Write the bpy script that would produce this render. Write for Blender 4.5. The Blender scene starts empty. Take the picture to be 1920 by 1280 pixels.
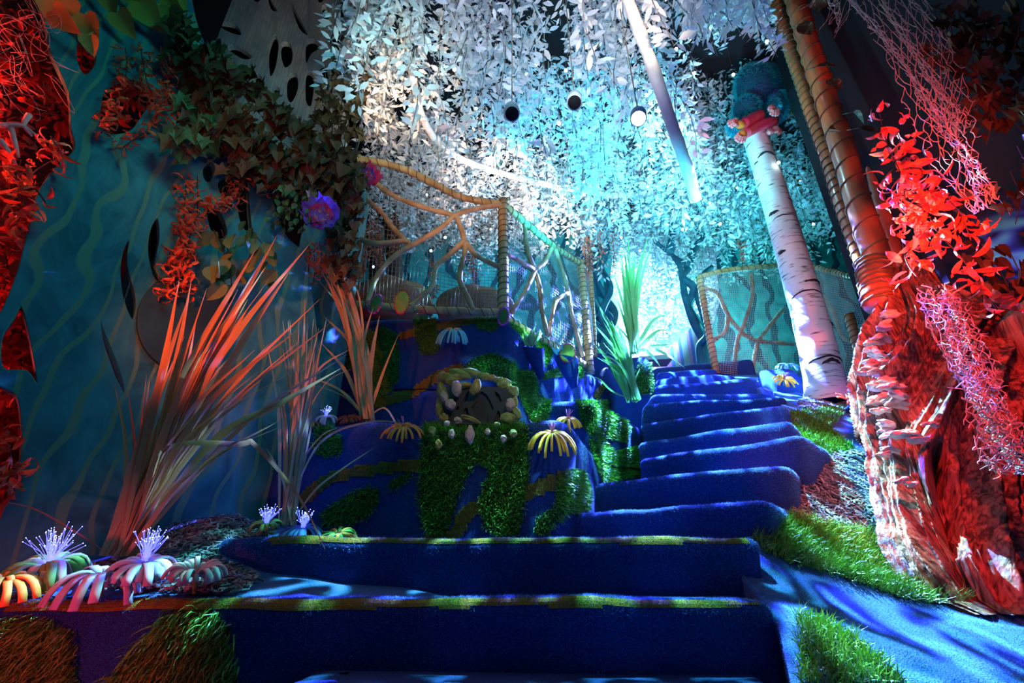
import bpy, bmesh, math, random
import numpy as np
from mathutils import Vector, Matrix, noise
from mathutils.geometry import tessellate_polygon
R = random.Random(7)
SC = bpy.context.scene
COL = SC.collection
V = Vector
# ------------------------------------------------------------------ camera
F = 900.0
PITCH = math.atan(410/900)
SP, CP = math.sin(PITCH), math.cos(PITCH)
cam = bpy.data.cameras.new('camera'); cam.lens = 36*F/1920; cam.sensor_width = 36; cam.clip_start = .02
camo = bpy.data.objects.new('camera', cam); COL.objects.link(camo)
camo.rotation_euler = (math.pi/2+PITCH, 0, 0)
SC.camera = camo
SC.view_settings.view_transform = 'Standard'; SC.view_settings.look = 'None'
SC.view_settings.exposure = 0.0; SC.view_settings.gamma = 1
SC.view_settings.use_curve_mapping = False

def ray(px, py):
    dx = (px-960)/F; dy = (640-py)/F
    return V((dx, CP-dy*SP, SP+dy*CP))
def at(px, py, Y):
    d = ray(px, py); return d*(Y/d.y)
def atz(px, py, z):
    d = ray(px, py); return d*(z/d.z)
def proj(p):
    zc = p[1]*CP+p[2]*SP; yc = -p[1]*SP+p[2]*CP
    if zc < .05: return (-9999, -9999)
    return (960+F*p[0]/zc, 640-F*yc/zc)
def onplane(px, py, P0, N):
    d = ray(px, py); return d*(P0.dot(N)/d.dot(N))

# ------------------------------------------------------------------ world and lamps
w = bpy.data.worlds.new('world'); SC.world = w; w.use_nodes = True
w.node_tree.nodes['Background'].inputs[0].default_value = (.02, .05, .16, 1)
w.node_tree.nodes['Background'].inputs[1].default_value = .35

def lamp(kind, name, loc, tgt, col, power, size=.2, angle=60, blend=.5, gobo=None, hue=None):
    l = bpy.data.lights.new(name, kind); l.energy = power; l.color = col
    o = bpy.data.objects.new(name, l); COL.objects.link(o); o.location = loc
    if tgt is not None:
        o.rotation_euler = (V(tgt)-V(loc)).to_track_quat('-Z', 'Y').to_euler()
    if kind == 'AREA': l.size = size
    else: l.shadow_soft_size = size
    if kind == 'SPOT':
        l.spot_size = math.radians(angle); l.spot_blend = blend
    if gobo:
        l.use_nodes = True; nt = l.node_tree; em = nt.nodes['Emission']
        tc = nt.nodes.new('ShaderNodeTexCoord'); mp = nt.nodes.new('ShaderNodeMapping')
        mp.inputs['Scale'].default_value = (gobo[0], gobo[1], gobo[1])
        mp.inputs['Rotation'].default_value = (0, 0, gobo[2])
        nz = nt.nodes.new('ShaderNodeTexNoise'); nz.inputs['Scale'].default_value = 1; nz.inputs['Detail'].default_value = 2
        nz.inputs['Distortion'].default_value = 1.2
        rp = nt.nodes.new('ShaderNodeValToRGB'); e = rp.color_ramp.elements
        e[0].position = gobo[3]; e[0].color = (.0, .0, .0, 1); e[1].position = gobo[3]+.13; e[1].color = (1, 1, 1, 1)
        if hue:
            m = rp.color_ramp.elements.new(gobo[3]+.05); m.color = (*hue, 1)
        nt.links.new(tc.outputs['Normal'], mp.inputs[0]); nt.links.new(mp.outputs[0], nz.inputs['Vector'])
        nt.links.new(nz.outputs[0], rp.inputs[0]); nt.links.new(rp.outputs[0], em.inputs['Color'])
    return o
CY = (.25, .8, 1.0)
# gobo projectors that dapple steps, mound and slope
lamp('SPOT', 'gobo_projector_stairs', (1.45, 3.95, 2.65), (1.0, 2.7, .3), (.26, .68, 1), 7800, .012, 110, .3, (17, 11, .5, .50), (.25, .10, .8))
lamp('SPOT', 'gobo_projector_slope', (.95, 3.75, 2.8), (1.1, 1.55, -.1), (.25, .82, 1), 5200, .012, 42, .4, (26, 11, .9, .50), (.3, .12, .8))
lamp('SPOT', 'gobo_projector_mulch', (1.2, 2.9, 2.4), (1.52, 2.4, .4), (.35, .95, 1), 2300, .012, 36, .5, (34, 12, .8, .40), (.1, .3, .8))
lamp('SPOT', 'gobo_projector_mound', (1.6, 1.8, 2.4), (.35, 2.95, 1.0), (.25, .9, .8), 650, .012, 36, .5, (14, 9, .2, .49), (.2, .15, .8))
lamp('SPOT', 'gobo_projector_front', (.2, 2.0, 2.15), (-.1, 1.15, -.1), (.25, .65, 1), 1900, .012, 64, .5, (17, 11, 1.2, .53), (.1, .5, .3))
lamp('SPOT', 'backlight_stairs', (2.0, 6.0, 3.2), (.9, 2.4, .1), (.15, .5, 1), 1200, .06, 70, .6)
# canopy
lamp('SPOT', 'canopy_cyan_wash', (.8, 2.0, 1.3), (1.0, 3.8, 3.6), (.03, .60, 1.0), 330, .1, 72, .8)
lamp('SPOT', 'canopy_cyan_near', (.4, 2.9, 2.2), (.5, 3.2, 3.6), (.02, .62, 1.0), 120, .05, 130, .8)
lamp('SPOT', 'canopy_cyan_right', (1.5, 3.5, 2.3), (1.7, 3.9, 3.9), (.08, .80, 1.0), 190, .05, 130, .8)
lamp('SPOT', 'canopy_white_top', (.2, 1.0, 1.7), (.35, 2.3, 3.8), (.78, .9, 1.0), 120, .15, 72, .8)
lamp('SPOT', 'canopy_warm_left', (-.75, 2.3, 2.55), (-.8, 2.5, 3.4), (1, .60, .34), 45, .03, 100, .9)
lamp('SPOT', 'canopy_warm_middle', (-.2, 3.0, 2.5), (-.2, 3.5, 3.3), (1, .54, .30), 170, .03, 80, .9)
lamp('SPOT', 'canopy_warm_far', (.35, 3.7, 2.6), (.5, 4.2, 3.6), (1, .6, .36), 110, .03, 80, .9)
lamp('SPOT', 'canopy_warm_branch', (.9, .9, 1.9), (.62, 1.95, 3.0), (1, .66, .42), 90, .05, 30, .7)
lamp('SPOT', 'flower_warm_fill', (.3, 1.0, 1.3), (.05, 2.35, .62), (1, .78, .45), 16, .04, 44, .8)  # added warm spot to bring out flowers, felt bands and stones
lamp('SPOT', 'far_curtain_wash', (1.2, 6.0, 2.6), (2.0, 8.0, 4.4), (.28, .74, 1), 4500, .15, 88, .8)
lamp('POINT', 'behind_fence_cyan', (-.3, 4.6, 2.9), None, (.2, .7, 1), 30, .1)
lamp('POINT', 'right_wall_teal', (2.9, 5.2, 2.9), None, (.08, .85, .85), 50, .2)
# reds
lamp('SPOT', 'red_driftwood', (1.0, .5, 1.9), (2.0, 2.0, .55), (1, .05, .04), 300, .04, 52, .35)
lamp('SPOT', 'driftwood_rim', (.9, 2.6, 2.3), (1.5, 2.05, .7), (.3, .75, 1), 50, .02, 30, .5, (22, 16, .4, .58), (.4, .1, .9))
lamp('SPOT', 'orange_pole', (1.5, 1.1, .9), (1.95, 2.5, 2.0), (1, .06, .015), 230, .04, 70, .7)
lamp('SPOT', 'red_garland_wash', (1.2, .6, .7), (1.75, 1.75, 1.6), (1, .10, .04), 9, .05, 50, .7)
lamp('POINT', 'red_left_foliage', (-2.35, 1.35, 1.7), None, (1, .06, .03), 46, .03)

lamp('POINT', 'red_left_low', (-2.3, 1.6, .6), None, (1, .04, .03), 12, .05)
lamp('SPOT', 'red_left_front', (-1.4, .3, 1.0), (-1.2, 1.9, .95), (1, .12, .03), 150, .05, 38, .6)
lamp('SPOT', 'red_garlands_left', (-.8, .8, 1.2), (-1.2, 1.7, 1.6), (1, .16, .08), 18, .05, 60, .8)
lamp('SPOT', 'magenta_riser', (-1.1, .45, -.3), (-1.25, 1.45, -.42), (1, .05, .10), 34, .04, 66, .5)
# teal / blue washes
lamp('AREA', 'panel_teal_wash', (-.6, .9, 2.6), (-1.5, 2.1, .8), (.03, .60, .55), 11, .5)
lamp('SPOT', 'lattice_white', (-.5, 1.5, 2.2), (-1.0, 2.6, 3.4), (.55, .85, .82), 48, .1, 70, .8)
lamp('AREA', 'blue_fill', (.2, .3, 2.6), (.3, 2.6, .5), (.03, .14, 1.0), 4.5, .9)
lamp('SPOT', 'blue_panel_edge', (-.2, 1.3, .9), (-1.25, 2.4, .3), (.04, .12, 1.0), 25, .05, 40, .8)
lamp('SPOT', 'warm_fence', (-.2, 1.6, 1.5), (-.5, 2.9, 2.65), (1, .52, .26), 60, .06, 46, .6)
lamp('SPOT', 'birch_pink', (.9, .8, 1.2), (2.2, 3.4, 1.9), (1, .42, .36), 50, .06, 34, .8)
lamp('POINT', 'creature_fill', (1.25, 2.85, 3.3), None, (.35, .85, 1), 32, .03)

# ------------------------------------------------------------------ helpers
def tag(o, label=None, cat=None, group=None, kind=None):
    if label: o['label'] = label
    if cat: o['category'] = cat
    if group: o['group'] = group
    if kind: o['kind'] = kind
    return o
def thing(name, label, cat, loc, group=None):
    o = bpy.data.objects.new(name, None); COL.objects.link(o); o.location = loc
    o.empty_display_size = .05
    return tag(o, label, cat, group)
def pw(x, P):
    if x <= P[0][0]: return P[0][1]
    for (a, b), (c, d) in zip(P, P[1:]):
        if x <= c: return b+(d-b)*(x-a)/(c-a)
    return P[-1][1]
class MB:
    def __init__(s): s.v = []; s.f = []; s.m = []
    def add(s, vs, fs, mi=0):
        b = len(s.v); s.v.extend([tuple(q) for q in vs]); s.f.extend([tuple(b+i for i in f) for f in fs]); s.m.extend([mi]*len(fs))
    def build(s, name, mats, parent=None, smooth=True):
        me = bpy.data.meshes.new(name); me.from_pydata(s.v, [], s.f); 
        if not isinstance(mats, (list, tuple)): mats = [mats]
        for m in mats: me.materials.append(m)
        if len(mats) > 1: me.polygons.foreach_set('material_index', s.m)
        if smooth: me.polygons.foreach_set('use_smooth', [True]*len(me.polygons))
        me.update()
        o = bpy.data.objects.new(name, me); COL.objects.link(o)
        if parent:
            o.parent = parent; o.matrix_parent_inverse = Matrix.Translation(-V(parent.location))
        return o
    def tube(s, pts, rad, n=8, cap=True, mi=0):
        pts = [V(p) for p in pts]; k = len(pts)
        if not hasattr(rad, '__len__'): rad = [rad]*k
        t0 = (pts[1]-pts[0]).normalized(); up = V((0, 0, 1)) if abs(t0.z) < .9 else V((1, 0, 0))
        a = t0.cross(up).normalized(); vs = []; fs = []
        for i in range(k):
            t = (pts[min(i+1, k-1)]-pts[max(i-1, 0)]).normalized()
            a = (a-t*a.dot(t)).normalized(); b = t.cross(a)
            for j in range(n):
                an = 2*math.pi*j/n; vs.append(pts[i]+(a*math.cos(an)+b*math.sin(an))*rad[i])
        for i in range(k-1):
            for j in range(n):
                fs.append((i*n+j, i*n+(j+1) % n, (i+1)*n+(j+1) % n, (i+1)*n+j))
        if cap: fs.append(tuple(range(n))[::-1]); fs.append(tuple((k-1)*n+j for j in range(n)))
        s.add(vs, fs, mi)
    def ribbon(s, pts, wid, nrm, fold=.25, mi=0, thick=0):
        # leaf / blade ribbon along pts; wid list; nrm = facing direction
        pts = [V(p) for p in pts]; k = len(pts); vs = []; fs = []
        for i in range(k):
            t = (pts[min(i+1, k-1)]-pts[max(i-1, 0)]).normalized()
            sd = t.cross(nrm if not isinstance(nrm, list) else nrm[i])
            sd = sd.normalized() if sd.length > 1e-5 else V((1, 0, 0))
            n2 = sd.cross(t).normalized(); wd = wid[i]
            if thick:
                vs += [pts[i]-sd*wd+n2*thick, pts[i]+sd*wd+n2*thick, pts[i]+sd*wd-n2*thick, pts[i]-sd*wd-n2*thick]
            else:
                vs += [pts[i]-sd*wd+n2*wd*fold, pts[i], pts[i]+sd*wd+n2*wd*fold]
        c = 4 if thick else 3
        for i in range(k-1):
            if thick:
                for j in range(4): fs.append((i*4+j, i*4+(j+1) % 4, i*4+4+(j+1) % 4, i*4+4+j))
            else:
                fs += [(i*3, i*3+1, i*3+4, i*3+3), (i*3+1, i*3+2, i*3+5, i*3+4)]
        if thick: fs += [(0, 3, 2, 1), tuple((k-1)*4+j for j in range(4))]
        s.add(vs, fs, mi)
    def blob(s, c, r, axes=(1, 1, 1), rot=None, sub=2, amp=.12, seed=0, mi=0):
        vs, fs = ICO[sub]; c = V(c); M = rot or Matrix.Identity(3); out = []
        for q in vs:
            d = 1+amp*noise.noise(q*1.6+V((seed*3.1, seed, -seed)))*2
            p = V((q.x*axes[0], q.y*axes[1], q.z*axes[2]))*r*d
            out.append(c+M @ p)
        s.add(out, fs, mi)
    def outline(s, pts2, o, ax, ay, nrm, thick, mi=0):
        # extruded polygon
        n = len(pts2); f = [o+ax*p[0]+ay*p[1]+nrm*thick*.5 for p in pts2]; b = [q-nrm*thick for q in f]
        tr = tessellate_polygon([[V((p[0], p[1], 0)) for p in pts2]])
        fs = [tuple(t) for t in tr]+[tuple(n+i for i in t)[::-1] for t in tr]+[(i, (i+1) % n, n+(i+1) % n, n+i) for i in range(n)]
        s.add(f+b, fs, mi)
ICO = {}
for sb in (1, 2, 3, 4):
    bm = bmesh.new(); bmesh.ops.create_icosphere(bm, subdivisions=sb, radius=1)
    ICO[sb] = ([v.co.copy() for v in bm.verts], [tuple(v.index for v in f.verts) for f in bm.faces]); bm.free()
def spline(P, n=8):
    P = [V(p) for p in P]
    if len(P) == 2: return [P[0].lerp(P[1], i/n) for i in range(n+1)]
    Q = [P[0]*2-P[1]]+P+[P[-1]*2-P[-2]]; out = []
    for i in range(1, len(Q)-2):
        a, b, c, d = Q[i-1:i+3]
        for k in range(n):
            t = k/n
            out.append(.5*((2*b)+(c-a)*t+(2*a-5*b+4*c-d)*t*t+(3*b-a-3*c+d)*t**3))
    out.append(P[-1]); return out
def inpoly(x, y, P):
    r = False; j = len(P)-1
    for i in range(len(P)):
        if (P[i][1] > y) != (P[j][1] > y) and x < (P[j][0]-P[i][0])*(y-P[i][1])/(P[j][1]-P[i][1])+P[i][0]: r = not r
        j = i
    return r
def rv(s=1): return V((R.uniform(-s, s), R.uniform(-s, s), R.uniform(-s, s)))
def ru(): 
    q = rv(); return q.normalized() if q.length > .01 else V((0, 0, 1))

# ------------------------------------------------------------------ materials
def mat(name, col, rough=.6, col2=None, scale=20, stretch=(1, 1, 1), bump=0, bscale=None, spec=.3, emit=None, es=0,
        island=False, ramp=(.35, .65), detail=4, metal=0, dist=0, sheen=0, trans=0, coat=0, lines=None, obj_rand=0):
    m = bpy.data.materials.new(name); m.use_nodes = True; nt = m.node_tree; N = nt.nodes; L = nt.links
    b = N['Principled BSDF']; b.inputs['Base Color'].default_value = (*col, 1); b.inputs['Roughness'].default_value = rough
    b.inputs['Specular IOR Level'].default_value = spec; b.inputs['Metallic'].default_value = metal
    if sheen:
        b.inputs['Sheen Weight'].default_value = sheen; b.inputs['Sheen Tint'].default_value = (*[min(1, c*1.5+.2) for c in col], 1)
    if coat: b.inputs['Coat Weight'].default_value = coat
    if emit: b.inputs['Emission Color'].default_value = (*emit, 1); b.inputs['Emission Strength'].default_value = es
    tc = N.new('ShaderNodeTexCoord'); mp = N.new('ShaderNodeMapping'); mp.inputs['Scale'].default_value = stretch
    L.new(tc.outputs['Object'], mp.inputs[0])
    if col2:
        rp = N.new('ShaderNodeValToRGB'); e = rp.color_ramp.elements
        e[0].position, e[1].position = ramp; e[0].color = (*col, 1); e[1].color = (*col2, 1)
        if island:
            g = N.new('ShaderNodeNewGeometry'); L.new(g.outputs['Random Per Island'], rp.inputs[0])
            e[0].position, e[1].position = 0, 1
        else:
            nz = N.new('ShaderNodeTexNoise'); nz.inputs['Scale'].default_value = scale; nz.inputs['Detail'].default_value = detail
            nz.inputs['Distortion'].default_value = dist
            L.new(mp.outputs[0], nz.inputs['Vector']); L.new(nz.outputs[0], rp.inputs[0])
        L.new(rp.outputs[0], b.inputs['Base Color'])
        if lines:   # painted contour lines: (scale, distortion, colour, threshold)
            wv = N.new('ShaderNodeTexWave'); wv.inputs['Scale'].default_value = lines[0]; wv.inputs['Distortion'].default_value = lines[1]
            wv.inputs['Detail'].default_value = 2; wv.inputs['Detail Scale'].default_value = lines[4]
            L.new(mp.outputs[0], wv.inputs['Vector'])
            r2 = N.new('ShaderNodeValToRGB'); r2.color_ramp.elements[0].position = lines[3]; r2.color_ramp.elements[1].position = lines[3]+.06
            L.new(wv.outputs[1], r2.inputs[0]); mx = N.new('ShaderNodeMix'); mx.data_type = 'RGBA'
            L.new(r2.outputs[0], mx.inputs[0]); L.new(rp.outputs[0], mx.inputs[6]); mx.inputs[7].default_value = (*lines[2], 1)
            L.new(mx.outputs[2], b.inputs['Base Color'])
    if bump:
        nb = N.new('ShaderNodeTexNoise'); nb.inputs['Scale'].default_value = bscale or scale; nb.inputs['Detail'].default_value = detail
        L.new(mp.outputs[0], nb.inputs['Vector']); bp = N.new('ShaderNodeBump'); bp.inputs['Strength'].default_value = bump
        bp.inputs['Distance'].default_value = .01; L.new(nb.outputs[0], bp.inputs['Height']); L.new(bp.outputs[0], b.inputs['Normal'])
    if trans:
        tr = N.new('ShaderNodeBsdfTranslucent'); ms = N.new('ShaderNodeMixShader'); ms.inputs[0].default_value = trans
        src = b.inputs['Base Color']
        if src.is_linked: L.new(src.links[0].from_socket, tr.inputs[0])
        else: tr.inputs[0].default_value = (*col, 1)
        L.new(b.outputs[0], ms.inputs[1]); L.new(tr.outputs[0], ms.inputs[2]); L.new(ms.outputs[0], N['Material Output'].inputs[0])
    return m
M = {}
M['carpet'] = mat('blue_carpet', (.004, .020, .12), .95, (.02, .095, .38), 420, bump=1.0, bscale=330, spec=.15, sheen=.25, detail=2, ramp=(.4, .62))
M['carpet_lit'] = mat('lit_blue_carpet', (.03, .09, .28), .95, (.10, .25, .58), 420, bump=1.0, bscale=330, spec=.15, sheen=.25, detail=2)  # blue carpet again, with the light on the slope put into its colour
M['olive_trim'] = mat('olive_trim', (.22, .14, .015), .9, (.32, .24, .03), 300, bump=.8, spec=.1)
M['turf'] = mat('turf', (.03, .22, .015), .45, (.16, .55, .05), island=True, spec=.4)
M['turf_long'] = mat('turf_long', (.07, .22, .015), .4, (.34, .55, .08), island=True, spec=.5)
M['felt_base'] = mat('felt_base', (.14, .14, .02), .9)
M['turf_base'] = mat('turf_base', (.02, .06, .01), .9)
M['felt'] = mat('olive_felt', (.14, .15, .02), .9, (.26, .25, .05), island=True, spec=.1)
M['moss'] = mat('pale_moss', (.10, .30, .06), .9, (.2, .5, .1), island=True, spec=.1)
M['mulch'] = mat('mulch', (.03, .035, .035), .55, (.32, .35, .35), island=True, spec=.4)
M['soil'] = mat('soil', (.02, .02, .02), .9, bump=.5, bscale=60)
M['vine'] = mat('white_leaf', (.62, .66, .68), .55, (.86, .88, .88), island=True, trans=.3)
M['vine_twig'] = mat('twig', (.12, .1, .08), .8)
M['log'] = mat('wrapped_branch', (.75, .68, .6), .7, (.9, .82, .74), 12, bump=.8, bscale=14, trans=.0)
M['bamboo'] = mat('bamboo', (.36, .20, .07), .45, (.62, .42, .18), 14, stretch=(1, 1, .3), bump=.3, spec=.35, coat=.1)
M['branch'] = mat('peeled_branch', (.38, .19, .08), .5, (.66, .42, .2), 9, bump=.4, bscale=30, spec=.35)
M['rope'] = mat('cord', (.17, .09, .04), .8)
M['net'] = mat('net_twine', (.34, .27, .2), .8, spec=.1)
M['net_pale'] = mat('net_twine_pale', (.55, .5, .4), .8, spec=.1)
M['panel'] = mat('painted_panel', (.012, .12, .14), .5, (.04, .27, .28), 4, stretch=(1, 1, .6), bump=.15, bscale=60, lines=(5.0, 13, (.10, .26, .16), .86, .5), dist=2.5)
M['panel_edge'] = M['panel']
M['panel_dark'] = mat('painted_panel_dark', (.008, .05, .06), .6, (.015, .08, .09), 9, bump=.2)
M['lattice'] = mat('painted_lattice', (.38, .50, .48), .5, (.62, .70, .66), 5, stretch=(2, 2, .6), dist=1.5, bump=.1, lines=(6, 6, (.34, .44, .42), .9, .8))
M['black'] = mat('black_matte', (.006, .006, .008), .9)
M['grass_red'] = mat('dry_blade', (.42, .17, .07), .5, (.55, .36, .16), island=True, trans=.2)
M['grass_tan'] = mat('tan_blade', (.30, .27, .12), .5, (.50, .42, .22), island=True, trans=.2)
M['grass_green'] = mat('green_blade', (.05, .42, .08), .45, (.28, .62, .22), island=True, trans=.25)
M['red_leaf'] = mat('red_leaf', (.72, .07, .03), .5, (.85, .24, .07), island=True, trans=.25)
M['red_leaf_dark'] = mat('deep_red_leaf', (.55, .04, .03), .5, (.75, .10, .04), island=True, trans=.25)
M['rust_leaf'] = mat('rust_leaf', (.42, .08, .05), .6, (.6, .2, .1), island=True, trans=.2)
M['ivy'] = mat('ivy_leaf', (.06, .03, .012), .5, (.2, .10, .04), island=True, trans=.1)
M['ivy_green'] = mat('green_leaf', (.05, .14, .05), .5, (.12, .24, .09), island=True, trans=.1)
M['yellow_leaf'] = mat('yellow_leaf', (.36, .28, .03), .45, (.46, .38, .08), island=True, trans=.15)
M['stem'] = mat('vine_stem', (.06, .03, .02), .8)
M['birch'] = mat('birch_bark', (.10, .08, .07), .7, (.78, .72, .68), 7, stretch=(1.2, 1.2, 9), bump=.3, ramp=(.31, .44), detail=7)
M['birch_dark'] = mat('birch_scar', (.03, .025, .02), .9, bump=.6, bscale=50)
M['drift'] = mat('driftwood', (.07, .02, .015), .55, (.40, .15, .10), 22, ramp=(.38, .6), stretch=(2, 2, .14), bump=1.0, bscale=26, dist=1.0, spec=.35, detail=8)
M['pile'] = mat('lit_carpet_pile', (.04, .16, .55), .7, (.28, .52, .95), island=True, trans=.2)  # pile fibres coloured paler than the carpet to paint in nose highlights
M['fungus'] = mat('shelf_fungus', (.6, .3, .28), .5, (.8, .6, .5), 20, bump=.3)
M['pole'] = mat('varnished_pole', (.42, .08, .03), .3, (.62, .17, .05), 8, stretch=(2, 2, .25), spec=.5, coat=.4, bump=.2)
M['lace'] = mat('fibre_lace', (.62, .36, .3), .7)
M['teal_foam'] = mat('teal_foam', (.15, .5, .55), .8)
M['orange_foam'] = mat('orange_foam', (.9, .32, .06), .8)
M['yellow_foam'] = mat('yellow_foam', (.92, .62, .05), .8)
M['green_foam'] = mat('green_foam', (.16, .3, .08), .8)
M['blue_foam'] = mat('blue_foam', (.05, .12, .35), .8)
M['lilac_foam'] = mat('lilac_foam', (.45, .36, .5), .8, (.6, .5, .55), 30)
M['pink_foam'] = mat('pink_foam', (.62, .42, .46), .8, (.7, .5, .5), 30)
M['stamen'] = mat('stamen', (.6, .25, .5), .6)
M['fibre'] = mat('fibre_optic', (.5, .5, 1), .4, emit=(.10, .14, 1), es=2.0)
M['fibre_tip'] = mat('fibre_tip', (.8, .8, 1), .4, emit=(.32, .42, 1), es=7)
M['bulb'] = mat('fairy_bulb', (1, 1, 1), .4, emit=(.6, .92, 1), es=30)
M['cactus'] = mat('cactus_pad', (.22, .34, .04), .6, (.3, .42, .07), 30)
M['cactus_dark'] = mat('cactus_pad_dark', (.03, .14, .03), .6)
M['spine'] = mat('red_rim', (.6, .04, .05), .6)
M['spine_pink'] = mat('pink_rim', (.7, .05, .4), .6)
M['succulent'] = mat('succulent', (.2, .6, .12), .5, (.45, .75, .2), island=True)
M['rock'] = mat('felt_stone', (.34, .24, .05), .85, (.42, .32, .08), 20, bump=.4, bscale=150)
M['rock2'] = mat('peach_stone', (.55, .36, .26), .85, (.62, .44, .3), 20, bump=.4, bscale=150)
M['rock3'] = mat('green_stone', (.25, .30, .08), .85, (.34, .36, .1), 20, bump=.4, bscale=150)
M['grey_panel'] = mat('grey_board', (.055, .058, .058), .8, bump=.1, bscale=200)
M['purple_paper'] = mat('purple_tissue', (.14, .08, .62), .6, (.24, .14, .7), 8, trans=.4)
M['magenta_paper'] = mat('magenta_tissue', (.7, .03, .14), .6, (.85, .08, .2), 8, trans=.3)
M['cream_paper'] = mat('cream_tissue', (.6, .45, .5), .6, trans=.3)
M['can'] = mat('lamp_can', (.55, .6, .62), .4)
M['tree_blue'] = mat('blue_tree', (.02, .10, .14), .6, (.03, .16, .2), 10, bump=.3)
M['fur'] = mat('teal_fur', (.02, .3, .42), .6, (.05, .6, .6), island=True)
M['fur_purple'] = mat('purple_fur', (.10, .03, .28), .6, (.2, .05, .4), island=True)
M['fur_yellow'] = mat('yellow_fur', (.3, .4, .05), .6, (.5, .3, .1), island=True)
M['hide'] = mat('creature_hide', (.01, .08, .14), .8)
M['arm_red'] = mat('red_skin', (.6, .03, .12), .5, (.7, .1, .1), 20)
M['paw'] = mat('paw_skin', (.55, .12, .13), .35, (.7, .25, .22), 40, spec=.6)
M['paw_orange'] = mat('paw_orange', (.6, .22, .03), .7)
M['bright_wall'] = mat('pale_blue_wall', (.5, .75, .9), .8, (.7, .85, .95), 3)
M['stripe'] = mat('striped_wall', (.5, .35, .8), .7, lines=None)
M['dark_wall'] = mat('dark_wall', (.012, .010, .014), .9, bump=.3, bscale=5)

# ------------------------------------------------------------------ room
def boxm(mb, a, b, mi=0):
    x0, y0, z0 = a; x1, y1, z1 = b
    mb.add([(x0, y0, z0), (x1, y0, z0), (x1, y1, z0), (x0, y1, z0), (x0, y0, z1), (x1, y0, z1), (x1, y1, z1), (x0, y1, z1)],
           [(0, 3, 2, 1), (4, 5, 6, 7), (0, 1, 5, 4), (1, 2, 6, 5), (2, 3, 7, 6), (3, 0, 4, 7)], mi)
def struct(name, a, b, m):
    mb = MB(); boxm(mb, a, b); return tag(mb.build(name, m, smooth=False), kind='structure')
struct('floor', (-3.2, -1.2, -1.1), (5.6, 9.2, -1.0), M['carpet'])
struct('wall_left', (-3.3, -1.2, -1.0), (-3.2, 9.2, 6.5), M['dark_wall'])
struct('wall_right', (5.6, -1.2, -1.0), (5.7, 9.2, 6.5), M['dark_wall'])
struct('wall_back', (-3.2, 9.1, -1.0), (5.6, 9.2, 6.5), M['bright_wall'])
struct('wall_front', (-3.2, -1.3, -1.0), (5.6, -1.2, 6.5), M['dark_wall'])
struct('ceiling', (-3.2, -1.2, 6.5), (5.6, 9.2, 6.6), M['dark_wall'])

SURF = {}
def grid_mesh(rows):
    n = len(rows[0]); vs = [p for r in rows for p in r]
    fs = [(i*n+j, i*n+j+1, (i+1)*n+j+1, (i+1)*n+j) for i in range(len(rows)-1) for j in range(n-1)]
    return vs, fs
def regsurf(key, vs, fs):
    SURF[key] = ([V(p) for p in vs], fs)

# ---------------- turf and mulch on any registered surface
def facesin(key, poly, ymin=0, ymax=99):
    vs, fs = SURF[key]; xs = [p[0] for p in poly]; ys = [p[1] for p in poly]
    x0, x1, y0, y1 = min(xs), max(xs), min(ys), max(ys); out = []
    for f in fs:
        P = [vs[i] for i in f[:4]]; c = sum(P, V())/len(P)
        if not (ymin < c.y < ymax): continue
        x, y = proj(c)
        if x < x0-14 or x > x1+14 or y < y0-14 or y > y1+14: continue
        ins = [inpoly(*proj(p), poly) for p in P]
        if not any(ins) and not inpoly(x, y, poly): continue
        n = (P[2]-P[0]).cross(P[-1]-P[1])
        if n.length < 1e-9: continue
        ar = n.length*.5; n.normalize()
        if n.dot(c) > 0: n = -n
        out.append((P, c, n, ar, all(ins)))
    return out
def turf(key, poly, name, parent, m, length=.03, dens=24000, wid=.0016, down=.25, lift=.006, ymin=0, ymax=99, label=None, lean=None, scat=.55):
    fc = facesin(key, poly, ymin, ymax)
    if not fc: print('EMPTY TURF', name, poly[0]); return None
    mb = MB()
    for P, c, n, ar, full in fc:
        if full or ('felt' in m.name and inpoly(*proj(c), poly)): mb.add([p+n*min(lift, .005) for p in P], [tuple(range(len(P)))], 1)
        k = ar*dens; k = int(k)+(R.random() < k-int(k))
        for _ in range(k):
            a, b = R.random(), R.random(); q = P[0].lerp(P[1], a).lerp(P[-1].lerp(P[-2] if len(P) > 3 else P[-1], a), b)
            if not full and not inpoly(*proj(q), poly): continue
            d = (n+rv(scat)+V((0, 0, -down if abs(n.z) < .6 else 0))+(lean or V())).normalized()
            L = length*R.uniform(.6, 1.25); sd = d.cross(ru()).normalized()*wid*R.uniform(.7, 1.4)
            q = q+n*lift*.5; mid = q+d*L*.55; tip = mid+(d+rv(.3)+V((0, 0, -down))).normalized()*L*.45
            mb.add([q-sd, q+sd, mid+sd*.8, mid-sd*.8, tip], [(0, 1, 2, 3), (3, 2, 4)], 0)
    o = mb.build(name, [m, M['felt_base'] if 'felt' in m.name else M['turf_base']], parent, smooth=False)
    if label: o['label'] = label
    return o
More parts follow.
